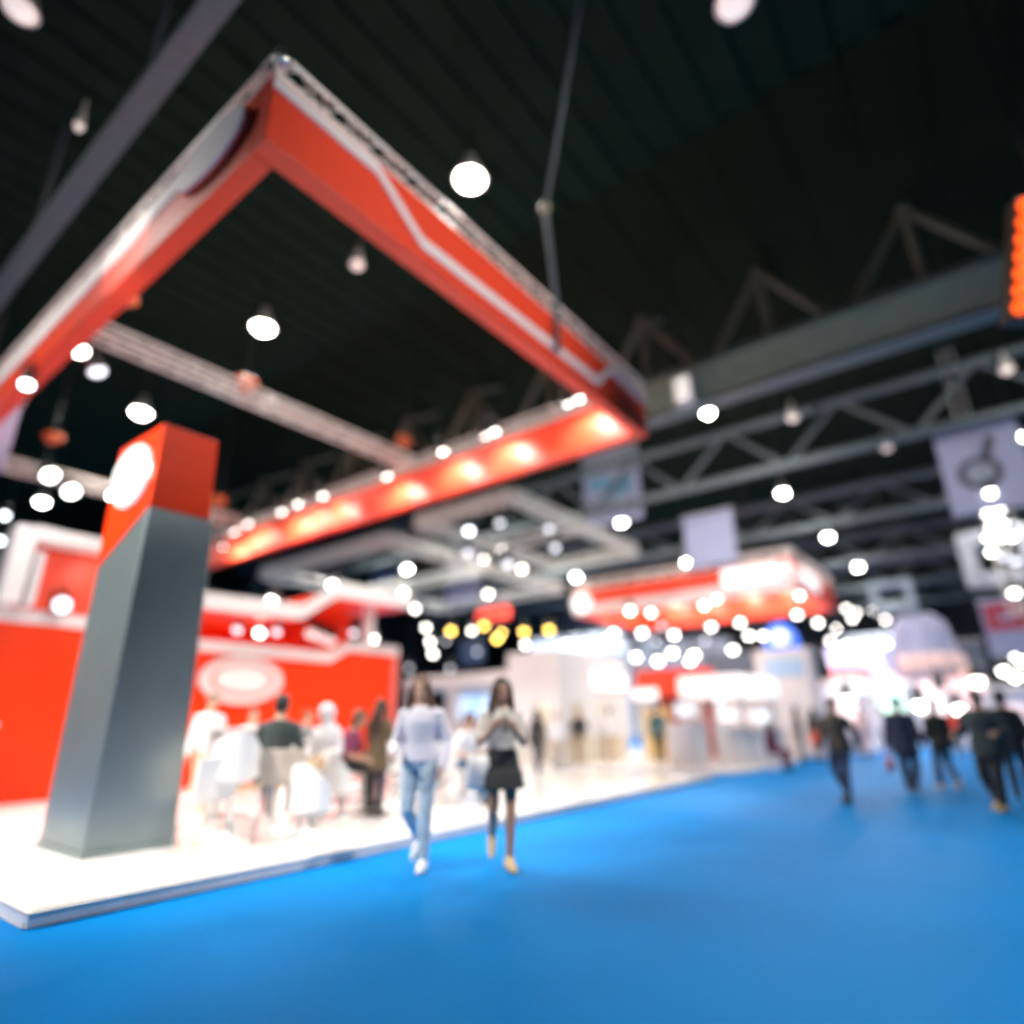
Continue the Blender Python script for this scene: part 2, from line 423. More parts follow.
# stage lamps on the frame
def stage_lamp(p, aim, lens, label, group, r=.13, energy=0, sp=70, light=True):
    d = (Vector(aim) - p).normalized()
    t = thing('spotlight', label, 'spotlight', p, group=group)
    MB().lathe([(.02, -.34), (r * .7, -.32), (r * .8, -.1), (r * 1.06, 0), (r * 1.06, .04), (r * .9, .04), (r * .85, 0), (.01, -.005)], p, 14, d).build('can', BLACK, t, smooth=True)
    MB().lathe([(.01, .0), (r * .9, .01), (r * .8, .06), (r * .4, .1), (.01, .11)], p, 14, d).build('lens', lens, t, smooth=True)
    u, v, w = basis_from(d)
    b = MB(); q = p - d * .15
    b.tube([q + u * r * 1.1, q + u * r * 1.1 + Vector((0, 0, .22)), q - u * r * 1.1 + Vector((0, 0, .22)), q - u * r * 1.1], .014, 6)
    b.tube([q + Vector((0, 0, .22)), q + Vector((0, 0, .36))], .022, 6); b.build('yoke', BLACK, t)
    if energy and light: lamp_light('spot_beam', 'SPOT', p + d * .16, energy, None, .08, p + d * 3, spot=math.radians(sp), blend=.7)
    return t
G = 'spotlights washing the inner side of the red frame'
fl = [(579, 396), (494, 429), (442, 449), (386, 474), (322, 494), (297, 502), (281, 510), (247, 522), (234, 530), (221, 545)]
for i, px in enumerate(fl):
    p = at(*px, x=fx1 - .95); 
    stage_lamp(p, (fx1 - T, p.y + .1, 6.9), WLAMP, 'spotlight on the inner side of the red frame, %s from its right corner' % ORD[i], G, .12, 210, 135)
    if i in (0, 1):
        stage_lamp(p + Vector((0, .3, 0)), (fx1 - T, p.y + .5, 7.25), WLAMP, 'second lamp of the pair, %s pair from the right corner of the red frame' % ORD[i], G, .12)
for i, (px, lab) in enumerate((((66, 347), 'bright spotlight hung at the left end of the nearer cross truss'), ((80, 350), 'spotlight close beside the one at the left end of the nearer cross truss'))):
    p = at(*px, y=11.4); stage_lamp(p, (p.x + 1.5, 9.0, 0), WLAMP, lab, 'spotlights on the cross trusses', .14, 900, 75)
p = at(97, 370, y=11.6); stage_lamp(p, (6, 9, 0), DIM, 'dimmer pale spotlight hanging under the nearer cross truss', 'spotlights on the cross trusses', .16)
p = at(27, 383, y=11.6); stage_lamp(p, (2, 9, 0), CLAMP, 'small bluish spotlight just under the left red fascia', 'spotlights on the cross trusses', .11)
for i, (px, lab) in enumerate((((50, 475), 'bright spotlight on the farther cross truss, left one of two'), ((71, 491), 'bright spotlight on the farther cross truss, right one of two'))):
    p = at(*px, y=19.9); stage_lamp(p, (p.x + 1, 14.2, 2), WLAMP, lab, 'spotlights on the cross trusses', .2, 1200, 80)
p = at(43, 502, y=19.9)
# further unseen spots added to wash booth floor, back wall and left fascia
for x, y in ((5., 11.5), (8.2, 11.5), (5.6, 7.5), (8.8, 7.5)):
    lamp_light('spot_beam', 'SPOT', (x, y, 7.9), 650, None, .1, (x + .3, 8.6, 0), spot=math.radians(95), blend=.8)
for x in (3.6, 6.6, 9.6):
    lamp_light('spot_beam', 'SPOT', (x, 11.9, 7.9), 335, None, .1, (x, 13.7, 1.6), spot=math.radians(75), blend=.8)
lamp_light('spot_beam', 'SPOT', (.2, 8.1, 6.4), 260, None, .1, (fx0, 8.4, 7.6), spot=math.radians(45), blend=.9)

# added unseen fill spots for fascia, column, carpet and booth front
lamp_light('added_fill_spot', 'SPOT', (6, -6.5, 9.2), 4900, None, .4, (5.2, 5, 8.3), spot=math.radians(42), blend=1.)
lamp_light('added_fill_spot', 'SPOT', (8.0, -4.0, 9.5), 1750, None, .4, (6.2, -1.2, 0), spot=math.radians(80), blend=.9)
lamp_light('added_fill_spot', 'SPOT', (10.5, -5.5, 8.8), 1300, None, .4, (11, 5, 7.6), spot=math.radians(50), blend=.9)
lamp_light('added_fill_spot', 'SPOT', (-5.5, 8.0, 7.2), 8000, None, .4, (2.3, 8.2, 2.6), spot=math.radians(52), blend=.9)
lamp_light('added_fill_spot', 'SPOT', (1.5, .5, 9.5), 980, None, .4, (3.0, 2.4, 0), spot=math.radians(110), blend=.9)
lamp_light('added_fill_spot', 'SPOT', (6.0, -1.5, 8.5), 3600, None, .4, (5.6, 6.6, .3), spot=math.radians(38), blend=1.)
lamp_light('added_fill_spot', 'SPOT', (11.5, -1.5, 8.5), 2400, None, .4, (11.0, 7.0, .3), spot=math.radians(38), blend=1.)

# ================================================================== GREY COLUMN
cx0, cx1, cy0, cy1 = 2.70, 3.56, 7.3, 8.5
zc, zt = 3.70, 4.74
t = thing('booth_column', 'tall square grey column with a red cap and white oval sign', 'column', (cx0, cy0, PZ))
b = MB(); v = [(cx0, cy0, PZ), (cx1, cy0, PZ), (cx1, cy1, PZ), (cx0, cy1, PZ)]
zt_ = [zc, zc, zc - .55, zc - .55]; tx = [0, -.09, -.09, 0]
b.rings([[Vector(p) for p in v], [Vector((p[0] + q, p[1], z)) for p, z, q in zip(v, zt_, tx)]]).build('shaft', STEEL, t, bevel=.015)
e = .012; v = [(cx0 - e, cy0 - e), (cx1 + e, cy0 - e), (cx1 + e, cy1 + e), (cx0 - e, cy1 + e)]
cap = MB().rings([[Vector((p[0] + q * 1.9, p[1], z)) for p, z, q in zip(v, zt_, tx)], [Vector((p[0] + q * 2.4, p[1], zt)) for p, q in zip(v, tx)]]).build('cap', RED, t, bevel=.015)
oc = at(132, 476, x=cx0 - .03)
MB().ellipse_plate(oc, (0, .50, .08), (0, -.03, .37), (-.04, 0, 0)).build('oval_sign', emit('oval_sign_glow', (.95, .90, .86, 1), .25), cap)  # faint glow put into the sign stands in for light reflecting off it
MB().ellipse_plate(oc + Vector((.012, 0, 0)), (0, .54, .086), (0, -.03, .41), (-.03, 0, 0), inner=.9).build('oval_rim', PINK, cap)
for px, r in (((146, 467), .06), ((110, 495), .055)):
    p = at(*px, x=cx0 - .1); MB().ell(p, (.03, r, r)).build('sign_lamp', WLAMP, cap, smooth=True)
MB().box((cx0 - .02, cy0 - .02, PZ), (cx1 + .02, cy1 + .02, PZ + .06)).build('base_trim', STEEL, t)

# ================================================================== RED BACK WALL OF THE BOOTH
wy = 13.7
t = thing('booth_back_wall', 'long red booth wall with a stepped white stripe behind the column', 'booth wall', (1.6, wy, PZ))
prof = [(1.6, 3.35), (4.9, 3.35), (5.5, 3.12), (10.0, 3.08), (10.55, 3.42), (12.35, 3.42)]
poly = [(1.6, wy, PZ), (12.35, wy, PZ)] + [(x, wy, z) for x, z in prof[::-1]]
MB().prism(poly, (0, .25, 0)).build('panel', RED, t)
band([(x, z - .13) for x, z in prof], .25, y=wy, d=.05).build('stripe', PINK, t)
MB().box((12.2, wy - .02, PZ), (12.37, wy + .27, 3.3)).build('end_panel', mat('pale_red_panel', (.85, .22, .2, 1), .4), t)
oc = at(242, 680, y=wy - .06)
ov = MB().ellipse_plate(oc, (1.0, 0, 0), (0, 0, .52), (0, -.05, 0)).build('oval_sign', PINK, t)
MB().ellipse_plate(oc + Vector((0, -.05, 0)), (.74, 0, 0), (0, 0, .36), (0, -.02, 0), inner=.93).build('oval_ring', RED, ov)
MB().ellipse_plate(oc + Vector((0, -.05, .03)), (.60, 0, 0), (0, 0, .27), (0, -.04, 0)).build('oval_plate', WHITE, ov)

# canopy over the wall: white stepped edge, red soffit and back panel
t = thing('booth_canopy', 'white edged canopy with red underside stepping above the red wall', 'canopy', (2.7, 13.1, 3.4))
cprof = [(6.1, 3.86), (8.75, 3.92), (9.75, 4.62), (12.4, 4.66)]
band(cprof, .36, y=13.3, d=.14).build('white_edge', WHITE, t, bevel=.03)
so = MB()
for (a, z), (b_, z2) in zip(cprof, cprof[1:]): so.prism([(a, 13.32, z - .16), (b_, 13.32, z2 - .16), (b_, 13.32, z2), (a, 13.32, z)], (0, 2.6, 0))
so.build('soffit', RED, t)
MB().box((6.1, 15.9, 3.0), (12.3, 16.0, 4.6)).build('back_panel', RED, t)
for x in (11.3, 6.4): MB().box((x - .12, 13.7, 3.2), (x + .12, 13.94, 4.6)).build('post', WHITEM, t, bevel=.01)
t = thing('booth_gate_frame', 'white angular frame around a red panel above the left end of the red wall', 'frame', (2.7, 13.1, 3.3))
b = MB().box((2.82, 13.15, 3.34), (3.14, 13.6, 4.74)); b.box((3.14, 13.15, 4.5), (4.95, 13.6, 4.74)); b.build('white_frame', WHITE, t, bevel=.03)
MB().box((3.14, 13.62, 3.34), (4.95, 13.7, 4.5)).build('red_panel', REDF, t)
MB().box((3.2, 13.15, 3.34), (3.34, 13.6, 4.3)).build('reveal', WHITEM, t)
p = at(85, 588, y=13.5); stage_lamp(at(62, 605, y=13.4), (0, 0, 1.5), DIM, 'pale lamp glowing inside the white angular frame left of the column', 'lamps over the red wall', .16)
lamp_light('spot_beam', 'SPOT', (4.2, 12.6, 4.4), 35, None, .1, (4.4, 13.65, 3.8), spot=math.radians(80), blend=.8)
for i, (px, w) in enumerate((((238, 629), 0), ((260, 632), 1), ((277, 631), 0), ((312, 633), 2), ((320, 636), 2), ((330, 640), 2), ((354, 632), 0), ((373, 638), 1), ((272, 600), 1), ((333, 584), 1))):
    q = at(*px, y=13.62 if i > 7 else 14.78)
    stage_lamp(q, q + Vector((-.6, -.5, -1)), [DIM, WLAMP, SIGN][w], 'small lamp above the red wall, right of the column, %s from left' % ORD[i] if i < 8 else ['round lamp hanging over the low part of the white canopy edge', 'round lamp hanging over the slanted part of the white canopy edge'][i - 8], 'lamps over the red wall', .12 if w < 2 else .2, 90 if i in (1, 3, 5) else 0, 110)
# ================================================================== PEOPLE
SKIN = mat('skin', (.55, .33, .23, 1), .55, var=.05); SKIN2 = mat('tan_skin', (.42, .23, .14, 1), .55, var=.05)
HAIRB = mat('dark_brown_hair', (.035, .020, .012, 1), .45); HAIRK = mat('black_hair', (.010, .009, .009, 1), .45); HAIRC = mat('chestnut_hair', (.09, .045, .02, 1), .45)
EYE = mat('eye_dark', (.02, .015, .012, 1), .2); LIP = mat('lips', (.45, .13, .11, 1), .45)
def cloth(n, c, v=.12): return mat(n, c + (1,), .85, var=v, scale=9, bump=.15, sheen=.2)
DENIM = cloth('faded_denim', (.42, .52, .60), .25); DENIMD = cloth('dark_denim', (.05, .12, .22), .2)
WSHIRT = cloth('white_cotton', (.80, .79, .82), .05); LSHIRT = cloth('pale_lavender_cotton', (.60, .58, .66), .06)
BLK = cloth('black_cloth', (.014, .015, .018)); CHAR = cloth('charcoal_suit', (.030, .045, .045)); NAVY = cloth('navy_cloth', (.02, .03, .06))
OLIVE = cloth('olive_brown_cloth', (.06, .05, .035)); BROWN = cloth('brown_knit', (.10, .062, .03), .3); MAG = cloth('magenta_cloth', (.25, .03, .10)); MAROON = cloth('maroon_cloth', (.17, .02, .05))
KHAKI = cloth('khaki_cloth', (.55, .42, .27)); REDC = cloth('red_cloth', (.75, .06, .03)); GREYC = cloth('grey_cloth', (.2, .2, .21)); PINKC = cloth('pink_cloth', (.75, .52, .50)); TEALC = cloth('teal_cloth', (.02, .10, .14))
SHW = mat('white_shoe', (.82, .80, .78, 1), .5); SHB = mat('black_shoe', (.015, .015, .015, 1), .4); SHT = mat('tan_shoe', (.62, .43, .20, 1), .5)

def ik(a, b, l1, l2, hint):
    a, b, hint = Vector(a), Vector(b), Vector(hint); d = b - a; L = min(d.length, (l1 + l2) * .998); d.normalize(); b = a + d * L
    x = (l1 * l1 - l2 * l2 + L * L) / (2 * L); hgt = math.sqrt(max(l1 * l1 - x * x, 0)); hint = (hint - d * hint.dot(d)).normalized()
    return a + d * x + hint * hgt, b

TOR = [(-.10, .10, .085, .0), (-.03, .162, .112, -.008), (.04, .160, .112, -.006), (.14, .130, .098, .0), (.22, .135, .100, .004), (.33, .158, .112, .006), (.40, .158, .100, -.002), (.455, .115, .078, -.01), (.49, .082, .064, -.012), (.515, .058, .056, -.01)]
def tor(t):
    for a, b in zip(TOR, TOR[1:]):
        if t <= b[0]:
            k = max(0, (t - a[0]) / (b[0] - a[0])); return [a[i] + (b[i] - a[i]) * k for i in range(1, 4)]
    return list(TOR[-1][1:])
def ring(c, rx, ry, T=None, n=20):
    r = [Vector((c[0] + rx * math.cos(2 * PI * k / n), c[1] + ry * math.sin(2 * PI * k / n), c[2])) for k in range(n)]
    return [T @ p for p in r] if T else r

def hand(mb, w, d, nrm, side, s, curl=.35, fat=1.):
    """palm, four unequal fingers and a thumb; nrm is the way the palm faces, fingers curl that way"""
    d = Vector(d).normalized(); nrm = Vector(nrm); nrm = (nrm - d * nrm.dot(d)).normalized(); u = d.cross(nrm) * side      # u points to the thumb side
    M = Matrix((u, d, nrm)).transposed()
    mb.ell(w + d * .045 * s, (.040 * s, .052 * s, .0165 * s * fat), 12, M)
    mb.tube([w - d * .01 * s, w + d * .03 * s], [.025 * s, .026 * s], 8)
    for k, (o, L) in enumerate(((.029, .070), (.010, .078), (-.009, .072), (-.028, .056))):
        p = w + (d * .082 + u * o) * s; dd = (d + u * o * 2.2).normalized(); pts = [p - dd * .02 * s, p]; a = 0
        for j, f in enumerate((.45, .32, .23)):
            a += curl * (1 + .15 * k); dj = dd * math.cos(a) + nrm * math.sin(a); pts.append(pts[-1] + dj * L * f * s)
        mb.tube(pts, [.0095 * s * fat, .0095 * s * fat, .0088 * s * fat, .0082 * s * fat, .0068 * s * fat], 7)
    p = w + (d * .022 + u * .026) * s; td = (d * .6 + u * .7 + nrm * .35).normalized()
    mb.tube([p - td * .015 * s, p, p + td * .032 * s, p + (td * .036 + (d * .8 + u * .25 + nrm * .4).normalized() * .026) * s], [.013 * s, .0135 * s, .0105 * s * fat, .0085 * s * fat], 7)

def person(label, loc, rz, h=1.68, group=None, vox=.011, skin=SKIN, hair=('short', HAIRK), top=(WSHIRT, -.06, 1.), bottom=('trousers', BLK), shoe=SHB, lean=.03, side=0.,
           sit=None, feet=((.0, 0.), (.0, 0.)), arms=(('down',), ('down',)), head=(0., 0.), slim=1., stance=.09, knees=0.):
    """figure facing local +Y. feet: (forward step, heel lift) for each side; arms: 'down'/'swing'/(x, y, z) wrist targets from the shoulder"""
    s = h / 1.70
    t = thing('person', label, 'person', loc, rz, group)
    legt, legs = .43 * s, .415 * s
    # ---- legs
    ank = []
    for k, sd in enumerate((-1, 1)):
        st, lf = feet[k]; ank.append(Vector((sd * stance * s, st * s, (.085 + lf) * s)))
    if sit is None:
        pz = min(math.sqrt(max((legt + legs) ** 2 * .992 - (a.y) ** 2, .01)) + a.z for a, f in zip(ank, feet) if f[1] < .12) + .02 * s
        pel = Vector((0, 0, pz))
    else: pel = Vector((0, 0, sit + .10 * s))
    T = Matrix.Translation(pel) @ Matrix.Rotation(-lean, 4, 'X') @ Matrix.Rotation(side, 4, 'Y')
    hips = [pel + Vector((sd * .088 * s, 0, -.02 * s)) for sd in (-1, 1)]
    if sit is not None:
        ank = [Vector((sd * (stance + .02) * s, (.40 + feet[k][0]) * s, max((.085 + feet[k][1]) * s, 0))) for k, sd in enumerate((-1, 1))]
    knee = []
    for k, sd in enumerate((-1, 1)):
        q, a = ik(hips[k], ank[k], legt, legs, (sd * (.10 + knees), 1, .25 if sit is not None else 0)); knee.append(q); ank[k] = a
    sh = [T @ Vector((sd * .172 * s * slim, -.005 * s, .405 * s)) for sd in (-1, 1)]
    fwd = (T.to_3x3() @ Vector((0, 1, 0)))
    elb, wri, hd, nr = [], [], [], []
    for k, sd in enumerate((-1, 1)):
        a = arms[k]
        if a[0] == 'down': tg, hint, n_ = Vector((sd * .11, .05, -.52)), (sd * .3, -1, 0), (-sd, .15, 0)
        elif a[0] == 'swing': tg, hint, n_ = Vector((sd * .10, a[1], -.47)), (sd * .2, -1, -.2), (-sd, .15, 0)
        else: tg, hint, n_ = Vector(a[:3]), (sd * .45, -.45, -.9), (a[3] if len(a) > 3 else (-sd * .6, .2, -.6))
        tg = sh[k] + (T.to_3x3() @ tg) * s
        e, w = ik(sh[k], tg, .285 * s, .25 * s, hint); elb.append(e); wri.append(w); hd.append((w - e).normalized()); nr.append(Vector(n_))
    # ---- body: one skin
    mb = MB()
    mb.rings([ring((0, c * s, z * s), rx * s * slim, ry * s * slim, T) for z, rx, ry, c in TOR])
    for k, sd in enumerate((-1, 1)):
        mb.tube([sh[k] - Vector((sd * .05 * s, 0, .01 * s)), sh[k], sh[k].lerp(elb[k], .5), elb[k], elb[k].lerp(wri[k], .35), wri[k]], [.05 * s, .054 * s * slim, .044 * s * slim, .037 * s, .037 * s * slim, .025 * s], 10)
        hand(mb, wri[k], hd[k], nr[k], sd, s, fat=1.0 if vox < .009 else 1.15)
        mb.tube([hips[k] + Vector((0, 0, .03 * s)), hips[k], hips[k].lerp(knee[k], .5), knee[k], knee[k].lerp(ank[k], .35), ank[k].lerp(knee[k], .12), ank[k]], [.08 * s, .088 * s * slim, .072 * s * slim, .052 * s, .053 * s * slim, .036 * s, .036 * s], 12)
        lift = feet[k][1]; pit = math.atan2(lift * 1.0, .16) if sit is None else 0
        fd = Vector((sd * .12, math.cos(pit), -math.sin(pit))).normalized(); a = ank[k]; dn = Vector((0, -math.sin(pit), -math.cos(pit)))
        mb.tube([a - fd * .035 * s + dn * .05 * s, a + fd * .06 * s + dn * .045 * s, a + fd * .13 * s + dn * .06 * s, a + fd * .17 * s + dn * .066 * s], [.034 * s, .034 * s, .026 * s, .018 * s], 10)
    # head
    nk = T @ Vector((0, -.012 * s, .50 * s)); hc = nk + (T.to_3x3() @ Vector((0, .025, .145))) * s
    HM = Matrix.Translation(hc) @ T.to_3x3().to_4x4() @ Matrix.Rotation(head[0], 4, 'Z') @ Matrix.Rotation(-head[1], 4, 'X') @ Matrix.Scale(s, 4)
    mb.tube([T @ Vector((0, -.012 * s, .46 * s)), nk + Vector((0, 0, .03 * s)), hc + (HM.to_3x3() @ Vector((0, -.02, -.05)))], [.06 * s, .052 * s, .052 * s], 12)
    HP = [(-.118, .020, .016, .062), (-.110, .036, .034, .052), (-.088, .052, .062, .026), (-.05, .064, .084, .008), (0, .073, .094, 0), (.05, .077, .098, -.003), (.085, .068, .086, -.006), (.108, .045, .058, -.01), (.118, .018, .022, -.01)]
    mb.rings([ring((0, c, z), rx, ry, HM) for z, rx, ry, c in HP])
    mb.tube([HM @ Vector((0, .09, .012)), HM @ Vector((0, .103, -.012)), HM @ Vector((0, .110, -.030))], [.009 * s, .011 * s, .015 * s], 8)
    for sd in (-1, 1):
        mb.ell(HM @ Vector((sd * .077, -.008, -.008)), (.011 * s, .02 * s, .032 * s), 10, HM.to_3x3().normalized())
        mb.ell(HM @ Vector((sd * .033, .082, .026)), (.026 * s, .016 * s, .008 * s), 8, HM.to_3x3().normalized())
    body = mb.build('body', skin, t, remesh=vox, keep=True)
    R3 = HM.to_3x3().normalized()
    if vox < .0125:
        for sd in (-1, 1): MB().ell(HM @ Vector((sd * .032, .0855, .006)), (.013 * s, .009 * s, .007 * s), 10, R3).build('eye', EYE, body, keep=True, smooth=True)
        MB().ell(HM @ Vector((0, .092, -.063)), (.024 * s, .010 * s, .009 * s), 10, R3).build('mouth', LIP, body, keep=True, smooth=True)
    # ---- hair
    kind, hm = hair
    mb = MB()
    if kind == 'scarf':
        mb.ell(HM @ Vector((0, -.014, .012)), (.112 * s, .124 * s, .138 * s), 16, R3)
        mb.rings([ring((0, -.02, z), rx, ry, HM) for z, rx, ry in ((-.06, .085, .09), (-.12, .085, .095), (-.2, .13, .11), (-.26, .19, .13))])
        mb.build('headscarf', hm, t, remesh=max(vox, .01), keep=True)
    else:
        mb.ell(HM @ Vector((0, -.014, .040)), (.087 * s, .108 * s, .100 * s), 16, R3)
        mb.ell(HM @ Vector((0, -.045, -.02)), (.080 * s, .066 * s, .085 * s), 12, R3)
        if kind == 'long':
            mb.rings([ring((0, cy, z), rx, ry, HM) for z, rx, ry, cy in ((.03, .088, .075, -.035), (-.06, .098, .066, -.055), (-.14, .115, .055, -.075), (-.24, .118, .05, -.085), (-.34, .10, .042, -.085), (-.42, .06, .028, -.08))])
            for sd in (-1, 1): mb.tube([HM @ Vector((sd * .06, .02, .09)), HM @ Vector((sd * .084, .035, .02)), HM @ Vector((sd * .095, .035, -.08)), HM @ Vector((sd * .105, .05, -.18)), HM @ Vector((sd * .10, .06, -.28))], [.02 * s, .026 * s, .03 * s, .03 * s, .016 * s], 8)
        elif kind == 'bob':
            mb.rings([ring((0, cy, z), rx, ry, HM) for z, rx, ry, cy in ((.03, .09, .08, -.03), (-.06, .098, .07, -.045), (-.13, .09, .055, -.05))])
        elif kind == 'bun': mb.ell(HM @ Vector((0, -.10, .08)), (.045 * s, .045 * s, .045 * s), 10)
        mb.build('hair', hm, t, remesh=max(vox, .009), keep=True)
    # ---- top
    tm, hem, slv = top[0], top[1], top[2]; o = (top[3] if len(top) > 3 else .014) * s
    mb = MB(); zs = [z for z in (hem, -.2, -.1, -.03, .04, .14, .22, .33, .41, .45, .478) if z >= hem]
    rr = []
    for z in zs:
        rx, ry, c = tor(z) if z > -.02 else (.165 + max(0, -z) * .10, .118 + max(0, -z) * .22, -.005)
        rr.append(ring((0, c * s, z * s), rx * s * slim + o, ry * s * slim + o, T))
    mb.rings(rr)
    for k, sd in enumerate((-1, 1)):
        e, w, a = elb[k], wri[k], sh[k]
        if slv >= 1: P, Rr = [a - Vector((sd * .05 * s, 0, .0)), a, a.lerp(e, .5), e, e.lerp(w, .5), e.lerp(w, .95)], [.055, .060, .052, .046, .043, .036]
        elif slv > .55: P, Rr = [a - Vector((sd * .05 * s, 0, .0)), a, a.lerp(e, .5), e, e.lerp(w, .3)], [.055, .060, .052, .047, .046]
        elif slv > 0: P, Rr = [a - Vector((sd * .05 * s, 0, .0)), a, a.lerp(e, slv * 1.6)], [.055, .060, .056]
        else: continue
        mb.tube(P, [r * s * slim + o * .45 for r in Rr], 12)
    mb.build('jacket' if o > .02 * s else 'shirt', tm, t, remesh=max(vox, .0095), keep=True)
    # ---- bottom
    mb = MB(); bm_ = bottom[1]
    if bottom[0] == 'trousers':
        mb.rings([ring((0, c * s, z * s), rx * s * slim + .012 * s, ry * s * slim + .012 * s, T) for z, rx, ry, c in [(-.09, .125, .095, 0), (-.03, .164, .116, -.008), (.04, .16, .112, -.006), (.10, .142, .102, 0)]])
        for k in range(2):
            mb.tube([hips[k], hips[k].lerp(knee[k], .15), hips[k].lerp(knee[k], .5), knee[k], knee[k].lerp(ank[k], .35), ank[k].lerp(knee[k], .06)], [r * s * slim for r in (.094, .10, .086, .067, .066, .052)], 12)
        mb.build('trousers', bm_, t, remesh=max(vox, .0095), keep=True)
    else:
        L = bottom[2]
        mid = (knee[0] + knee[1]) / 2
        cz = [(.11, .14, .105, 0), (.03, .168, .122, 0), (-.06, .185, .138, 0)]
        mb.rings([ring((0, c * s, z * s), rx * s * slim + .01 * s, ry * s * slim + .01 * s, T) for z, rx, ry, c in cz[::-1]][::-1] + [ring((0, (mid.y) * k * .55, pel.z - L * s * k), (.185 + .045 * k) * s, (.14 + .05 * k) * s) for k in (.5, 1.)])
        mb.build('skirt', bm_, t, remesh=max(vox, .0095), keep=True)
    # ---- shoes
    for k, sd in enumerate((-1, 1)):
        lift = feet[k][1]; pit = math.atan2(lift * 1.0, .16) if sit is None else 0
        fd = Vector((sd * .12, math.cos(pit), -math.sin(pit))).normalized(); a = ank[k]; dn = Vector((0, -math.sin(pit), -math.cos(pit)))
        mb = MB(); M3 = Matrix((fd.cross(-dn).normalized(), fd, -dn)).transposed()
        mb.tube([a - fd * .04 * s + dn * .035 * s, a + fd * .05 * s + dn * .035 * s, a + fd * .13 * s + dn * .05 * s, a + fd * .185 * s + dn * .058 * s], [.046 * s, .044 * s, .036 * s, .024 * s], 12)
        mb.ell(a + fd * .075 * s + dn * .074 * s, (.043 * s, .142 * s, .011 * s), 14, M3)
        mb.tube([a + dn * .02 * s, a - dn * .012 * s], [.045 * s, .043 * s], 12)
        mb.build('shoe', shoe, t, remesh=max(vox, .009), keep=True)
    t['wr'] = 0; del t['wr']
    m4 = Matrix.Translation(Vector(loc)) @ Matrix.Rotation(rz, 4, 'Z')
    return t, [m4 @ w for w in wri], [m4.to_3x3() @ d for d in hd], m4

def face(p, q):
    d = Vector(q) - Vector(p); return math.atan2(-d.x, d.y)
CAMP = Vector((0, 0, 0))
def spot_px(px, py, z=0.): p = at(px, py, z=z); return Vector((p.x, p.y, z))

# --- the two women walking on the carpet
p = spot_px(417, 869); a = face(p, CAMP)
w1, wr, hdv, m4 = person('woman in faded jeans and pale long-sleeved top walking on the blue carpet', p, a - .35, 1.74, vox=.0075, hair=('long', HAIRC), top=(LSHIRT, -.03, 1., .02),
    bottom=('trousers', DENIM), shoe=SHW, feet=((.06, 0.), (-.24, .13)), arms=((-.07, .10, -.48, (.9, .2, 0)), (.03, .24, -.36, (-.9, .2, .2))), head=(.1, .12), slim=1.0, stance=.075)
p2 = spot_px(502, 868); a2 = face(p2, CAMP)
w2, wr2, hd2, m42 = person('woman in short black skirt and pale top with long dark hair walking on the carpet', p2, a2 + .15, 1.71, vox=.0075, skin=SKIN2, hair=('long', HAIRB), top=(cloth('pale_print_cotton', (.50, .46, .42), .3), -.02, .5),
    bottom=('skirt', BLK, .26), shoe=SHT, feet=((.10, 0.), (-.26, .15)), arms=((.06, .27, -.14, (.6, .3, .5)), (-.03, .29, -.12, (-.6, .3, .5))), head=(.15, .12), slim=.93, stance=.055)
c = (wr2[0] + wr2[1]) / 2 + (hd2[0] + hd2[1]).normalized() * .09
t = thing('phone', 'dark phone held up by the woman in the black skirt', 'phone', c)
q = Matrix.Rotation(a2 + .15, 4, 'Z') @ Matrix.Rotation(.5, 4, 'X')
MB().box((-.036, -.004, -.072), (.036, .004, .072), q).build('case', BLACK, t, bevel=.003, keep=True)
MB().box((-.033, -.0055, -.068), (.033, -.0042, .068), q).build('screen', mat('phone_glass', (.02, .02, .03, 1), .1), t, keep=True)
# white shoulder bag of the second woman
bp = m42 @ Vector((.20, .06, .86))
t = thing('shoulder_bag', 'white shoulder bag hanging at the side of the woman in the black skirt', 'bag', bp)
q = Matrix.Rotation(a2 + .15 + .4, 4, 'Z')
MB().rings([ring((0, 0, z), rx, ry, q) for z, rx, ry in ((-.17, .15, .05), (-.14, .175, .065), (.05, .16, .06), (.13, .145, .03))]).build('pouch', WHITEM, t, smooth=True, keep=True)
MB().tube([q @ Vector((-.13, 0, .1)), q @ Vector((-.10, 0, .34)), q @ Vector((-.03, -.02, .55)), q @ Vector((.04, -.02, .34)), q @ Vector((.11, 0, .1))], .011, 8).build('strap', WHITEM, t, keep=True)

# --- people on the booth floor
def pp(label, px, py, look, base=PZ, **k):
    p = spot_px(px, py, base); a = face(p, CAMP) + look
    return person(label, p, a, **k) + (p, a)
pp('person in dark suit seated with back turned on the beige backed chair', 267, 838, PI - .25, sit=.66, h=1.74, hair=('short', HAIRK), top=(CHAR, -.16, 1., .026), bottom=('trousers', BLK), feet=((-.1, .2), (-.05, .2)), arms=((-.05, .3, -.3), (.05, .3, -.3)), lean=.1)
pp('person in white top and white headscarf seated behind the suited man', 322, 818, -.6, sit=.62, h=1.66, hair=('scarf', WSHIRT), top=(WSHIRT, -.16, 1., .026), bottom=('trousers', KHAKI), feet=((0, .18), (0, .18)), arms=((.0, .3, -.3), (.0, .3, -.3)), lean=.12)
pp('person with brown hair seated facing left behind the white headscarf', 300, 790, 1.2, sit=.62, h=1.7, hair=('short', HAIRC), top=(GREYC, -.1, 1.), bottom=('trousers', BLK), feet=((0, .15), (0, .15)), arms=((.05, .3, -.25), (-.05, .3, -.25)))
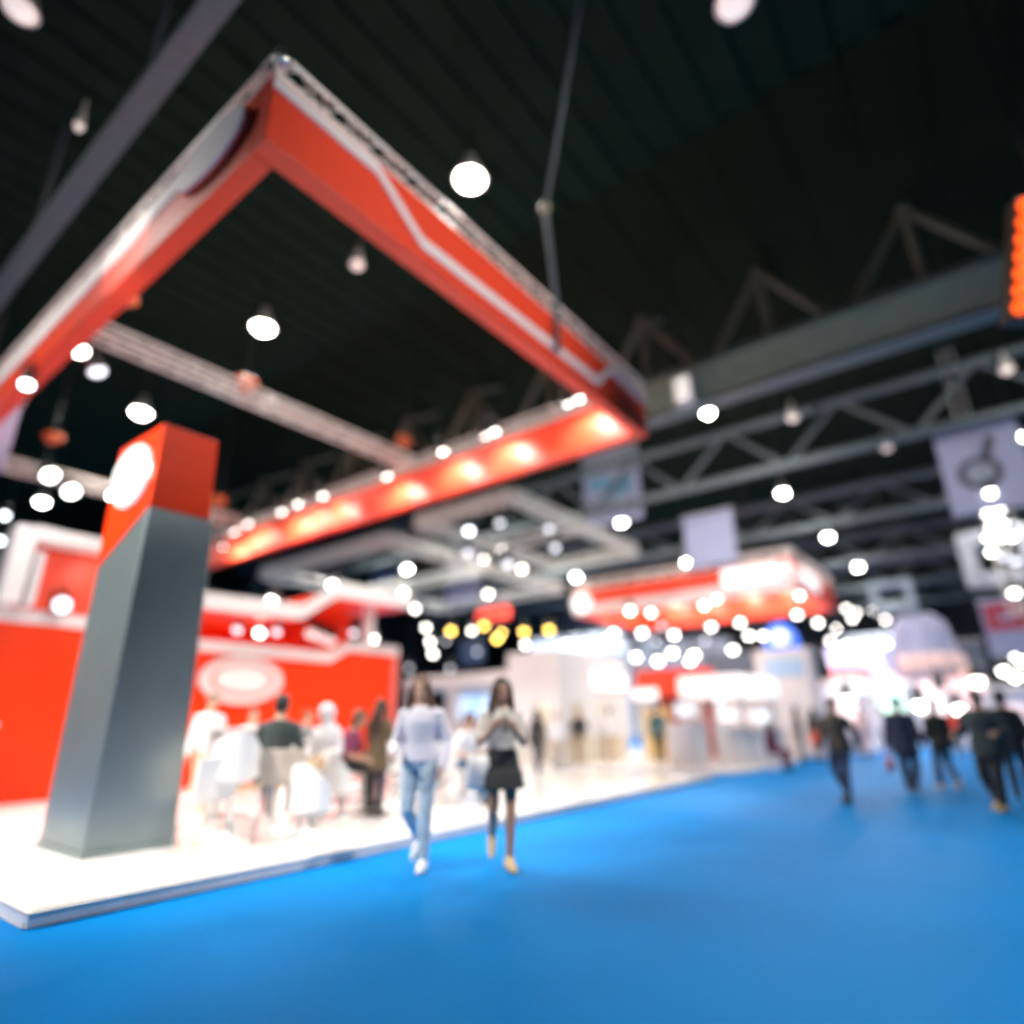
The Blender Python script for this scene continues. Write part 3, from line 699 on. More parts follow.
pp('person in magenta top seated leaning forward with arms on the cream table', 340, 816, 1.2, sit=.58, h=1.64, hair=('bob', HAIRC), top=(MAG, -.06, .5), bottom=('trousers', BLK), feet=((0, .12), (.05, .12)), arms=((.0, .36, -.22), (.02, .36, -.24)), lean=.3)
pp('person with long dark hair and brown knit standing by the cream table', 374, 816, 2.4, h=1.52, hair=('long', HAIRB), top=(BROWN, -.30, 1., .03), bottom=('trousers', NAVY), arms=((-.02, .3, -.25), (.02, .3, -.25)), head=(.2, .1))
pp('person in white shirt and khaki trousers standing beside the grey column', 197, 812, .4, h=1.66, hair=('short', HAIRC), top=(WSHIRT, -.1, 1.), bottom=('trousers', KHAKI), shoe=SHT)
pp('person with brown hair and white collar facing us behind the white bar chair', 244, 800, .1, sit=.62, h=1.70, hair=('bob', HAIRB), top=(WSHIRT, -.1, 1.), bottom=('trousers', BLK), feet=((0, .15), (0, .15)), arms=((.1, .28, -.25), (-.1, .28, -.25)))
pp('person in white shirt and dark jeans seated between the two walking women', 462, 803, .9, sit=.5, h=1.7, hair=('short', HAIRB), top=(WSHIRT, -.08, .5), bottom=('trousers', DENIMD), feet=((0, .05), (.12, 0)), arms=((.0, .32, -.2), (.05, .3, -.25)), lean=.2)
pp('second person in white seated close behind the woman in the black skirt', 484, 797, -.5, sit=.5, h=1.66, hair=('short', HAIRC), top=(WSHIRT, -.08, 1.), bottom=('trousers', DENIMD), feet=((0, .05), (.05, .05)), arms=((.0, .3, -.25), (.0, .3, -.25)))
pp('slim person in black standing at the first doorway of the white pavilion', 538, 775, 2.6, h=1.62, vox=.014, hair=('long', HAIRK), top=(BLK, -.2, 1.), bottom=('trousers', NAVY), base=0., feet=((.1, 0), (-.12, .05)))
pp('person with black top in the second doorway of the white pavilion', 581, 768, .3, h=1.66, vox=.014, hair=('short', HAIRC), top=(BLK, -.06, .5), bottom=('trousers', KHAKI), base=0.)
pp('person in white standing in front of the white pavilion', 558, 770, .2, h=1.55, vox=.014, hair=('short', HAIRC), top=(WSHIRT, -.1, 1.), bottom=('trousers', KHAKI), base=0.)
pp('dark haired person in white beside the lit corner of the pavilion', 612, 765, 2.8, h=1.72, vox=.014, hair=('short', HAIRK), top=(WSHIRT, -.1, 1.), bottom=('trousers', KHAKI), base=0.)
pp('person in dark teal standing under the red kiosk', 661, 766, 3.0, h=1.75, vox=.014, hair=('short', HAIRK), top=(TEALC, -.1, 1.), bottom=('trousers', BLK), base=0.)
# --- visitors along the blue aisle
def vis(label, px, py, look, **k):
    return pp(label, px, py, look, base=0., group=None, **k)
vis('person in olive brown jacket and black trousers walking alone in the middle of the aisle', 849, 802, -.5, h=1.62, hair=('short', HAIRK), top=(OLIVE, -.12, 1., .03), bottom=('trousers', NAVY), feet=((.14, 0), (-.16, .07)), arms=(('swing', -.12), ('swing', .2)))
n = vis('person in long navy coat walking away, carrying a red bag', 914, 793, 2.9, h=1.64, hair=('short', HAIRK), top=(NAVY, -.28, 1., .034), bottom=('trousers', BLK), feet=((.12, 0), (-.14, .06)), arms=(('down',), ('swing', .1)), slim=1.12)
q = n[1][1] if n[1][1].y > n[1][0].y else n[1][0]
t = thing('tote_bag', 'small red bag carried by the person in the long navy coat', 'bag', q + Vector((0, 0, -.08)))
Q = Matrix.Rotation(n[5], 4, 'Z')
MB().rings([ring((0, 0, z), rx, ry, Q, 12) for z, rx, ry in ((-.36, .05, .12), (-.33, .06, .14), (-.12, .045, .13))]).build('pouch', REDC, t, smooth=True, keep=True)
MB().tube([Q @ Vector((0, -.09, -.13)), Q @ Vector((0, -.03, .0)), Q @ Vector((0, .03, .0)), Q @ Vector((0, .09, -.13))], .008, 6).build('handle', REDC, t, keep=True)
vis('person in dark brown jacket walking just right of the navy coat', 951, 790, -2.6, h=1.60, hair=('short', HAIRB), top=(OLIVE, -.15, 1., .03), bottom=('trousers', OLIVE), feet=((.12, 0), (-.14, .06)), arms=(('swing', .12), ('down',)), shoe=SHT)
vis('person in black jacket at the right edge with bent elbows', 1004, 811, -.5, h=1.66, hair=('short', HAIRK), top=(CHAR, -.18, 1., .036), bottom=('trousers', BLK), feet=((.14, 0), (-.1, .05)), arms=((-.1, .24, -.26), (.1, .24, -.28)), slim=1.2, shoe=SHT)
vis('person in dark coat half cut off at the far right edge', 1026, 800, 2.9, h=1.68, hair=('short', HAIRB), top=(BLK, -.2, 1., .03), bottom=('trousers', BLK))
vis('person in red skirt and dark top beside the rounded white counter', 820, 762, 2.5, h=1.6, vox=.014, hair=('long', HAIRK), top=(OLIVE, -.05, 1.), bottom=('skirt', REDC, .42))
vis('person in dark clothes standing left of the red skirt', 803, 764, 1.4, h=1.62, vox=.014, hair=('bob', HAIRK), top=(OLIVE, -.1, 1.), bottom=('trousers', BLK))
vis('person in maroon seated at the edge of the rounded white stand', 775, 770, 1.0, sit=.42, h=1.6, vox=.014, hair=('long', HAIRK), top=(MAROON, -.08, 1.), bottom=('trousers', MAROON))
vis('person in pale pink walking far down the aisle', 868, 757, 2.8, h=1.66, vox=.016, hair=('short', HAIRK), top=(PINKC, -.1, 1.), bottom=('trousers', PINKC), feet=((.1, 0), (-.12, .05)))
vis('person in white top far behind the navy coat', 890, 752, 3.0, h=1.66, vox=.016, hair=('short', HAIRK), top=(WSHIRT, -.1, 1.), bottom=('trousers', DENIMD))
vis('person in red top far down the aisle right of the brown jacket', 962, 756, -.3, h=1.66, vox=.016, hair=('short', HAIRK), top=(REDC, -.1, .5), bottom=('trousers', GREYC))
vis('person in pale clothes far down the aisle near the right edge', 978, 758, 2.9, h=1.66, vox=.016, hair=('short', HAIRC), top=(PINKC, -.1, 1.), bottom=('trousers', WSHIRT))
vis('person in black far down the middle of the aisle', 835, 753, 3.0, h=1.68, vox=.016, hair=('short', HAIRK), top=(BLK, -.1, 1.), bottom=('trousers', BLK), feet=((.1, 0), (-.12, .05)))
# ================================================================== FURNITURE ON THE BOOTH
def stool_base(mb, c, top): return mb.lathe([(.0, 0), (.24, 0), (.25, .015), (.23, .03), (.14, .06), (.06, .14), (.04, .3), (.04, top), (0, top)], c, 20)
def bucket_chair(px, py, look, label, seat=.66, group='white bucket bar chairs', w=1.):
    p = spot_px(px, py, PZ); a = face(p, CAMP) + look
    t = thing('bar_chair', label, 'chair', p, a, group)
    stool_base(MB(), (0, 0, 0), seat - .05).build('pedestal', WHITE, t, smooth=True, keep=True)
    MB().rings([ring((0, 0, z), r * w, r * .92 * w, None, 24) for z, r in ((seat - .06, .10), (seat - .03, .2), (seat + .02, .235), (seat + .05, .225))]).build('seat', WHITE, t, smooth=True, keep=True)
    b = MB(); n = 18; out, inn = [], []
    for k in range(n + 1):                                           # wrap-round shell back
        g = PI + PI * (k / n) ; hgt = .18 + .30 * math.sin(PI * k / n) ** .8
        out.append((Vector((.25 * w * math.cos(g), .23 * w * math.sin(g), seat)), hgt))
    for (p0, h0), (p1, h1) in zip(out, out[1:]):
        i0, i1 = p0.copy(), p1.copy(); i0.x *= .88; i0.y *= .88; i1.x *= .88; i1.y *= .88
        z0, z1 = Vector((0, 0, h0)), Vector((0, 0, h1))
        b.rings([[p0, p1, i1, i0], [p0 * 1.0 + z0, p1 + z1, i1 + z1, i0 + z0]])
    b.build('shell', WHITE, t, smooth=False, keep=True)
    MB().lathe([(.20, .27), (.215, .28), (.2, .29), (.185, .28)], (0, 0, 0), 20).build('foot_ring', CHROME, t, keep=True)
    return t
bucket_chair(225, 846, PI, 'white bucket bar chair on a flared pedestal, left of the suited man', .66, w=1.0)
bucket_chair(309, 843, 2.4, 'white bucket bar chair right of the beige backed chair', .32)
bucket_chair(392, 806, 2.6, 'white bucket bar chair behind the woman in faded jeans', .5)
bucket_chair(431, 806, 2.9, 'white bucket bar chair between the jeans woman and the seated group', .5)
bucket_chair(340, 826, 1.9, 'low white bucket bar chair in front of the magenta top', .42)
bucket_chair(440, 800, 1.2, 'white bucket bar chair at the left of the seated group in jeans', .5)

def leg_chair(px, py, look, label, m, seat=.46, back=.88, w=.46, loc=None):
    p = loc or spot_px(px, py, PZ); a = face(p, CAMP) + look
    t = thing('chair', label, 'chair', p, a, None)
    b = MB().box((-w / 2, -.22, seat - .06), (w / 2, .22, seat)).build('seat', m, t, bevel=.025, keep=True)
    MB().rings([[Vector((x * w / 2, -.22 - .10 * k - .03 * (1 - x * x) * 0 + yy, seat - .02 + (back - seat) * k)) for x, yy in ((-1, .0), (0, -.035), (1, 0), (1, .06), (0, .03), (-1, .06))] for k in (0, .5, .9, 1.)]).build('backrest', m, t, bevel=.012, keep=True)
    for sx in (-1, 1):
        for sy in (-1, 1): MB().tube([(sx * w * .42, sy * .18, seat - .05), (sx * w * .47, sy * .23, .012)], [.018, .012], 8).build('leg', WHITE if m == WHITE else CHROME, t, keep=True)
        MB().tube([(sx * w * .44, -.2, seat * .45), (sx * w * .44, .2, seat * .45)], .011, 6).build('rung', WHITE if m == WHITE else CHROME, t, keep=True)
    return t
sp = spot_px(281, 839, PZ); leg_chair(0, 0, PI - .25, 'beige backed chair in the foreground under the suited man', BEIGE, .62, .96, .5, loc=sp)
leg_chair(201, 846, PI + .3, 'white legged chair close to the right side of the grey column', WHITE, .5, .9, .44)
for (px, py, look, sit, lab) in ((322, 818, -.6, .62, 'white legged chair under the person in the white headscarf'), (300, 790, 1.2, .62, 'white legged chair under the brown haired person facing left'), (340, 816, 1.2, .58, 'white legged chair under the person in the magenta top'),
     (244, 800, .1, .62, 'white legged chair under the person with the white collar'), (462, 803, .9, .5, 'white legged chair under the seated person in white and jeans'), (484, 797, -.5, .5, 'white legged chair close behind the woman in the black skirt')):
    leg_chair(px, py, look, lab, WHITE, sit, sit + .38, .42)
def round_table(px, py, r, h, m, label):
    p = spot_px(px, py, PZ); t = thing('table', label, 'table', p, 0)
    MB().lathe([(0, h - .035), (r * .96, h - .035), (r, h - .02), (r, h), (0, h)], p, 28).build('tabletop', m, t)
    stool_base(MB(), p, h - .03).build('pedestal', WHITE, t, smooth=True)
round_table(362, 812, .33, .72, WOOD, 'round pale wooden table on a white pedestal beside the brown knit')
round_table(283, 806, .36, .95, WHITE, 'round white table between the suited man and the white headscarf')
p = spot_px(215, 826, PZ); t = thing('bar_counter', 'white boxy bar counter with pale wooden footrest behind the bar chair', 'counter', p)
MB().box(p + Vector((-.1, -.1, .62)), p + Vector((1.0, .35, 1.12))).build('apron', WHITE, t, bevel=.06); MB().box(p + Vector((-.14, -.14, 1.12)), p + Vector((1.04, .39, 1.16))).build('worktop', WHITE, t, bevel=.01)
for x in (0, .85): MB().box(p + Vector((x - .03, .05, 0)), p + Vector((x + .05, .3, .62))).build('leg', WHITE, t)
MB().box(p + Vector((-.08, .02, .36)), p + Vector((.92, .1, .44))).build('footrest', WOOD, t)
# things at the far left of the booth
t = thing('info_shelf', 'white bracket shelf sticking out of the red wall at the left edge', 'shelf', Vector((3.0, 13.45, 1.2)))
MB().box((2.85, 13.3, 1.3), (3.3, 13.7, 1.42)).build('board', WHITE, t, bevel=.03); MB().box((2.95, 13.6, .9), (3.1, 13.7, 1.3)).build('bracket', WHITE, t)

# ================================================================== WHITE PAVILION AND ITS STAND
t = thing('stand_floor', 'white floor of the pavilion stand beyond a strip of blue carpet', 'platform', (15.6, 5.5, 0))
poly = []
for k in range(9): g = PI + PI / 2 * k / 8; poly.append((17.4 + 1.6 * math.cos(g), 7.1 + 1.6 * math.sin(g)))
poly += [(22.6, 5.5), (26.5, 7.0), (26.5, 22), (15.8, 22)]
MB().prism([(x, y, 0) for x, y in poly], (0, 0, .07)).build('deck', mat('white_stand_floor', (.80, .75, .73, 1), .3), t)
SZ = .07
c0 = at(562, 770, z=SZ); px0, py0 = 16.0, at(562, 765, x=16.0).y
t = thing('pavilion', 'plain white boxy pavilion with tall doorways in the middle distance', 'pavilion', (px0, py0, SZ))
# left face runs along y, right face along x
PH = 3.35
def wall_with_doors(axis, a0, a1, fixed, doors, th=.18):
    mb = MB(); last = a0
    def bx(u0, u1, z0, z1):
        if axis == 'y': mb.box((fixed, u0, z0), (fixed + th, u1, z1))
        else: mb.box((u0, fixed, z0), (u1, fixed + th, z1))
    for d0, d1 in doors: bx(last, d0, SZ, 1.85); last = d1
    bx(last, a1, SZ, 1.85); bx(a0, a1, 1.85, PH); return mb
wall_with_doors('y', py0, 12.5, px0, [(10.9, 11.45)]).build('front_wall', WHITEM, t)
wall_with_doors('x', px0 + .18, 20.2, py0, [(16.7, 17.3), (18.4, 19.)]).build('side_wall', WHITEM, t)
MB().box((px0, py0, PH), (20.2, 12.5, PH + .06)).build('roof', WHITEM, t)
MB().box((px0 + .18, 12.3, SZ), (20.2, 12.5, PH)).build('rear_wall', CREAM, t)
MB().box((20.0, py0 + .18, SZ), (20.2, 12.3, PH)).build('rear_wall', CREAM, t)
for (a, b_) in ((16.25, 16.65), (17.4, 18.3), (19.1, 20.1)):
    MB().box((a, py0 - .02, SZ), (b_, py0, .8)).build('dado_panel', CREAM, t)
MB().box((px0 - .02, 11.5, SZ), (px0, 12.4, .8)).build('dado_panel', CREAM, t)
MB().box((18.0, py0 - .12, 2.3), (20.1, py0, 2.85)).build('lightbox', SIGN, t)
lamp_light('spot_beam', 'SPOT', (13.2, 9.2, 7.6), 900, None, .2, (16.5, 11, 2), spot=math.radians(60), blend=.8)  # this and the next two: unseen spots added to brighten pavilion, kiosk and stand
lamp_light('spot_beam', 'SPOT', (14.5, 14.9, 7.6), 900, None, .2, (16.5, 15, 2), spot=math.radians(80), blend=.8)
lamp_light('spot_beam', 'SPOT', (18.5, 3.5, 7.6), 1800, None, .2, (20, 8, 1), spot=math.radians(70), blend=.8)
lamp_light('pavilion_light', 'AREA', (18, 11.4, 3.2), 60, None, .6, (18, 11.4, 0))
# canopy kiosk left of the pavilion
t = thing('kiosk', 'white kiosk with flat roof and blue screens left of the pavilion', 'kiosk', (15.9, 12.6, SZ))
a, b_ = at(428, 683, x=16.1), at(510, 678, x=16.1)
MB().box((16.1, 12.6, 2.5), (18.5, 17.4, 2.9)).build('roof', WHITE, t, bevel=.03)
for y in (12.8, 15., 17.2): MB().box((16.15, y - .1, SZ), (16.35, y + .1, 2.5)).build('post', WHITEM, t)
MB().box((18.3, 12.6, SZ), (18.5, 17.4, 2.5)).build('back_wall', WHITEM, t)
MB().box((16.2, 12.9, SZ), (16.8, 14.8, 1.05)).build('counter', WHITE, t, bevel=.02)
for y0, y1, m in ((13.0, 14.3, SCV), (15.0, 17.0, SCB)):
    s_ = thing('display_screen', 'violet lit screen on the kiosk back wall' if m == SCV else 'blue lit screen on the kiosk back wall', 'screen', (18.2, y0, 1.4))
    MB().box((18.22, y0 - .05, 1.35), (18.3, y1 + .05, 2.35)).build('bezel', BLACK, s_); MB().box((18.19, y0, 1.4), (18.22, y1, 2.3)).build('panel', m, s_)

# red kiosk between pavilion and rounded counters
t = thing('red_kiosk', 'small kiosk with a red box header right of the white pavilion', 'kiosk', (20.6, 8.4, SZ))
a = at(640, 685, x=21.0)
MB().box((20.6, 8.0, 2.1), (22.2, 10.3, 3.0)).build('header', REDF, t, bevel=.03)
for x, y in ((20.7, 8.1), (22.1, 8.1), (20.7, 10.2), (22.1, 10.2)): MB().box((x - .08, y - .08, SZ), (x + .08, y + .08, 2.1)).build('post', WHITEM, t)
MB().box((22.0, 8.2, SZ), (22.15, 10.1, 2.1)).build('back_wall', mat('striped_red_wall', (.45, .10, .10, 1), .6, var=.5, scale=2.5), t)
MB().box((20.7, 9.3, SZ), (21.1, 10.1, 1.7)).build('yellow_panel', mat('yellow_panel', (.85, .6, .25, 1), .6), t)
MB().box((20.5, 9.5, 2.0), (20.6, 10.4, 2.35)).build('lightbox', SIGN, t)

# rounded white counters
t = thing('reception_stand', 'wide white stand with lit header and rounded counters at the aisle edge', 'stand', (17.0, 5.9, SZ))
MB().box((18.6, 5.95, 1.95), (22.4, 7.9, 2.55)).build('header', SIGN, t, bevel=.05)
for x, y in ((18.8, 6.1), (22.2, 6.1), (18.8, 7.7), (22.2, 7.7)): MB().tube([(x, y, SZ), (x, y, 1.95)], .09, 12, False).build('post', WHITEM, t)
MB().box((22.0, 6.2, SZ), (22.2, 7.6, 1.95)).build('back_wall', PINK, t)
for i, (x, y, r, hh) in enumerate(((17.3, 7.2, .55, 1.15), (18.35, 6.35, .42, 1.0), (19.3, 6.3, .6, .95), (20.8, 6.2, .6, .95))):
    c_ = thing('counter', ['round white counter at the left end of the rounded stand', 'smaller round white counter next to the left one', 'round white counter in the middle of the rounded stand', 'round white counter at the right end of the rounded stand'][i], 'counter', (x, y, SZ))
    MB().lathe([(0, 0), (r * .92, 0), (r * .92, .08), (r, .1), (r, hh - .08), (r * .97, hh - .05), (0, hh - .05)], (x, y, SZ), 28).build('body', WHITEM, c_); MB().lathe([(0, hh - .05), (r + .05, hh - .05), (r + .05, hh), (0, hh)], (x, y, SZ), 28).build('worktop', WHITE, c_)
    s_ = thing('monitor', ['tilted monitor on the left round counter', 'tilted monitor on the smaller round counter', 'tilted monitor on the middle round counter', 'tilted monitor on the right round counter'][i], 'monitor', (x, y, SZ + hh))
    MB().box((x - .12, y - .1, SZ + hh), (x + .12, y + .1, SZ + hh + .02)).box((x - .02, y - .02, SZ + hh + .02), (x + .02, y + .02, SZ + hh + .2)).build('foot', ALU, s_)
    MB().box((x - .03, y - .32, SZ + hh + .15), (x + .02, y + .3, SZ + hh + .55)).build('case', WHITEM, s_, bevel=.01); MB().box((x - .036, y - .29, SZ + hh + .18), (x - .03, y + .27, SZ + hh + .52)).build('panel', [SIGNB, SIGN, PGLOW, SIGNB][i], s_)
a = at(764, 735, x=23.2); b_ = at(808, 650, x=23.2)
t = thing('sign_tower', 'square white tower with a pale blue patch at the aisle edge', 'sign tower', (23.2, b_.y, SZ))
ty0, ty1, tz = b_.y, a.y, at(786, 648, x=23.2).z
MB().box((23.2, ty0, SZ), (24.2, ty1, tz)).build('tower', PINK, t, bevel=.05)
MB().box((23.17, ty0 + .25, tz - .95), (23.2, ty1 - .35, tz - .35)).build('blue_patch', mat('pale_blue_print', (.45, .62, .85, 1), .5), t)
d = thing('light_dome', 'glowing blue dome lamp on top of the white tower', 'lamp', (23.7, (ty0 + ty1) / 2, tz))
MB().lathe([(.55, 0), (.6, .05), (.55, .5), (.38, .8), (.15, .95), (0, .97)], d.location, 20).build('shade', BGLOW, d, smooth=True); MB().ell(d.location + Vector((-.5, -.1, .35)), (.2, .3, .3)).build('bulb', SIGN, d, smooth=True)

p = spot_px(775, 770, 0.)
t = thing('stool', 'low white stool under the person in maroon at the rounded stand', 'stool', p)
MB().lathe([(0, 0), (.17, 0), (.17, .02), (.05, .05), (.05, .36), (.19, .38), (.2, .42), (0, .43)], p, 20).build('stool_body', WHITE, t, smooth=True)

# ================================================================== SECOND RED FRAME
gx0, gx1, gy0, gy1, gz0, gz1 = 24.6, 31.6, 5.35, 15.2, 6.0, 7.15
t = thing('far_header_frame', 'smaller red hanging header frame with lit signs in the distance', 'hanging frame', (gx0, gy0, gz0))
F = [MB().box((gx0, gy0, gz0), (gx0 + .25, gy1, gz1)), MB().box((gx0 + .25, gy0, gz0), (gx1, gy0 + .25, gz1)), MB().box((gx1 - .25, gy0 + .25, gz0), (gx1, gy1, gz1)), MB().box((gx0 + .25, gy1 - .25, gz0), (gx1 - .25, gy1, gz1))]
F = [f.build('fascia', REDF, t, bevel=.02) for f in F]
MB().box((gx0 - .03, gy0, gz0 + .02), (gx0, gy1, gz0 + .42)).build('stripe', PINK, F[0])
MB().box((gx0 - .14, gy0 + .5, gz0 + .35), (gx0 - .03, gy0 + 2.7, gz0 + 1.05)).build('lit_sign', SIGN, F[0], bevel=.03)
MB().box((gx0 + .5, gy0 - .14, gz0 + .3), (gx0 + 3.6, gy0, gz0 + .95)).build('lit_sign', SIGN, F[1], bevel=.03)
MB().ellipse_plate((gx0 - .03, gy0 + .22, gz0 + .75), (0, .2, 0), (0, 0, .3), (-.08, 0, 0)).build('lit_disc', PGLOW, F[0])
MB().ellipse_plate((gx0 - .03, gy1 - .45, gz0 + .55), (0, .5, 0), (0, 0, .48), (-.08, 0, 0)).build('lit_disc', SIGN, F[0])
for a, b_ in (((gx0 + .15, gy0, gz1 + .2), (gx0 + .15, gy1, gz1 + .2)), ((gx0, gy0 + .15, gz1 + .2), (gx1, gy0 + .15, gz1 + .2)), ((gx1 - .15, gy0, gz1 + .2), (gx1 - .15, gy1, gz1 + .2)), ((gx0, gy1 - .15, gz1 + .2), (gx1, gy1 - .15, gz1 + .2))):
    box_truss(MB(), a, b_, .36, .5, .035, .02).build('truss', ALU, t)
for x in (gx0 + .15, gx1 - .15):
    for y in (gy0 + 1.5, gy1 - 1.5): MB().tube([(x, y, gz1 + .35), (x, y, 14.78)], .02, 6, False).build('hanger', BLACK, t)
for y in (7., 9., 11., 13.):
    lamp_light('spot_beam', 'SPOT', (gx1 - 1.3, y, gz1 + .1), 260, None, .1, (gx1 - .25, y, gz0 + .4), spot=math.radians(100), blend=.7)
lamp_light('spot_beam', 'SPOT', (27., gy1 - 1.3, gz1 + .1), 260, None, .1, (27., gy1 - .25, gz0 + .4), spot=math.radians(110), blend=.7)
lamp_light('spot_beam', 'SPOT', (30., gy1 - 1.3, gz1 + .1), 260, None, .1, (30., gy1 - .25, gz0 + .4), spot=math.radians(110), blend=.7)

# grey truss grid between the frames
t = thing('truss_grid', 'bare grey rectangular lighting truss grid hanging between the red frames', 'truss grid', (14.2, 10.9, 8))
hx0, hx1, hy0, hy1, hz = 14.2, 22.6, 10.9, 15.0, 8.0
for a, b_ in (((hx0, hy0, hz), (hx1, hy0, hz)), ((hx0, hy1, hz), (hx1, hy1, hz)), ((hx0, hy0, hz), (hx0, hy1, hz)), ((hx1, hy0, hz), (hx1, hy1, hz)), (((hx0 + hx1) / 2, hy0, hz), ((hx0 + hx1) / 2, hy1, hz))):
    box_truss(MB(), a, b_, .34, .4, .042, .02).build('truss', GRID, t)
for x in (hx0, hx1):
    for y in (hy0, hy1): MB().tube([(x, y, hz + .2), (x, y, 14.78)], .02, 6, False).build('hanger', BLACK, t)
t = thing('truss_grid', 'bare grey lighting truss grid hanging low behind the big red frame', 'truss grid', (15., 17., 8))
q0, q1 = at(232, 577, z=8.), at(430, 560, z=8.)
q0 = Vector((16., 24., 8)); q1 = Vector((26., 24., 8)); 
for a, b_ in (((15, 17.5, 8), (27, 17.5, 8)), ((15, 26., 8), (27, 26., 8)), ((15, 17.5, 8), (15, 26, 8)), ((27, 17.5, 8), (27, 26, 8)), ((21, 17.5, 8), (21, 26, 8))):
    box_truss(MB(), a, b_, .4, .5, .05, .024).build('truss', GRID, t)
for x in (15, 27):
    for y in (17.5, 26): MB().tube([(x, y, 8.2), (x, y, 14.78)], .02, 6, False).build('hanger', BLACK, t)

# ================================================================== BANNERS
def banner(px, x, m, label, extra=None):
    """flat hanging cloth across the hall: pixel box (left, top, right, bottom) on the plane x = const"""
    l, tp, r, b_ = px; mx, my = (l + r) / 2, (tp + b_) / 2
    y0, y1 = at(r, my, x=x).y, at(l, my, x=x).y; z1, z0 = at(mx, tp, x=x).z, at(mx, b_, x=x).z
    t = thing('hanging_banner', label, 'banner', (x, (y0 + y1) / 2, z0))
    MB().box((x, y0, z0), (x + .02, y1, z1)).build('cloth', m, t)
    MB().tube([(x + .01, y0 - .05, z1), (x + .01, y1 + .05, z1)], .03, 8).build('top_rod', ALU, t)
    b = MB()
    for y in (y0 + .1, y1 - .1): b.tube([(x + .01, y, z1), (x + .01, y, 14.78 if x > 10.5 else 13.3)], .012, 5, False)
    b.build('wire', BLACK, t)
    return t, x, y0, y1, z0, z1
t, x, y0, y1, z0, z1 = banner((583, 450, 640, 524), 22.9, LAV, 'pale banner with a blue and grey print below the corner of the big red frame')
b = MB(); w_, h_ = y1 - y0, z1 - z0
for (u0, u1, v0, v1) in ((.12, .55, .42, .58), (.5, .88, .5, .66), (.2, .7, .36, .44)): b.box((x - .012, y0 + w_ * u0, z0 + h_ * v0), (x, y0 + w_ * u1, z0 + h_ * v1))
b.build('blue_print', BLUEG, t)
MB().box((x - .01, y0 + .02, z0 + h_ * .70), (x, y1 - .02, z0 + h_ * .97)).build('grey_print', mat('slate_print', (.32, .35, .45, 1), .8), t)
banner((685, 512, 735, 566), 24.1, LAV, 'plain lavender banner hanging above the far red frame')
t, x, y0, y1, z0, z1 = banner((940, 418, 1030, 512), 23.0, LAV, 'large banner with a dark ring print hanging at the right')
cy, cz, w_ = y1 - (y1 - y0) * .44, z0 + (z1 - z0) * .42, (y1 - y0)
MB().ellipse_plate((x, cy, cz), (0, w_ * .27, 0), (0, 0, w_ * .25), (-.012, 0, 0), inner=.62).build('ring_print', GREYP, t)
MB().ellipse_plate((x, cy, cz), (0, w_ * .14, 0), (0, 0, w_ * .13), (-.01, 0, 0)).build('centre_print', mat('pale_blue_grey_print', (.30, .34, .42, 1), .8), t)
MB().prism([(x, cy - .1, cz + w_ * .2), (x, cy - .35, cz + w_ * .18), (x, cy - .6, cz + w_ * .5), (x, cy - .35, cz + w_ * .55)], (-.012, 0, 0)).build('slanted_print', GREYP, t)  # dark slanted shape on the cloth above the ring
t, x, y0, y1, z0, z1 = banner((984, 598, 1030, 656), 30.0, LAV, 'banner with a red print at its top hanging at the right edge')
MB().box((x - .012, y0 + .05, z0 + (z1 - z0) * .45), (x, y1 - .1, z0 + (z1 - z0) * .92)).build('red_print', REDP, t)
MB().box((x - .02, y0 + .3, z0 + (z1 - z0) * .62), (x - .012, y1 - .5, z0 + (z1 - z0) * .72)).build('white_bar', LAV, t)
t, x, y0, y1, z0, z1 = banner((447, 549, 478, 600), 26.0, LAV, 'narrow pale banner under the grey truss grid')
banner((372, 570, 398, 596), 30.0, LAV, 'small pale banner left of the grey truss grid')
banner((460, 640, 484, 664), 36.0, mat('dark_blue_cloth', (.08, .12, .2, 1), .8), 'small dark blue banner above the white kiosk')
t, x, y0, y1, z0, z1 = banner((960, 640, 985, 672), 36.0, mat('slate_cloth', (.12, .16, .22, 1), .8), 'dark slate banner low at the right')
q = at(8, 430, d=13.); t = thing('hanging_banner', 'lavender banner edge hanging under the red frame at the left border', 'banner', q)
MB().box(q + Vector((-1.4, 0, -.9)), q + Vector((.12, .03, .75))).build('cloth', mat('blue_lavender_cloth', (.42, .46, .66, 1), .8), t); MB().tube([q + Vector((-1.4, .015, .75)), q + Vector((.15, .015, .75))], .03, 8).build('top_rod', ALU, t)
MB().tube([q + Vector((-.6, .015, .75)), Vector((q.x - .6, q.y, 13.3))], .012, 5, False).build('wire', BLACK, t)
def hoop(px, x, m, label, wd=.35):
    l, tp, r, b_ = px; mx, my = (l + r) / 2, (tp + b_) / 2
    y0, y1 = at(r, my, x=x).y, at(l, my, x=x).y; z1, z0 = at(mx, tp, x=x).z, at(mx, b_, x=x).z
    t = thing('hanging_sign_frame', label, 'hanging frame', (x, (y0 + y1) / 2, z0))
    b = MB().box((x, y0, z0), (x + .5, y0 + wd, z1)).box((x, y1 - wd, z0), (x + .5, y1, z1)).box((x, y0 + wd, z0), (x + .5, y1 - wd, z0 + wd)).box((x, y0 + wd, z1 - wd), (x + .5, y1 - wd, z1))
    b.build('rim', m, t, bevel=.06)
    for y in (y0 + .2, y1 - .2): MB().tube([(x + .2, y, z1), (x + .2, y, 14.78)], .02, 6, False).build('hanger', BLACK, t)
hoop((960, 528, 1040, 584), 29, mat('pale_frame', (.36, .38, .44, 1), .5), 'pale open square frame hanging at the right under the lamp cluster', .5)
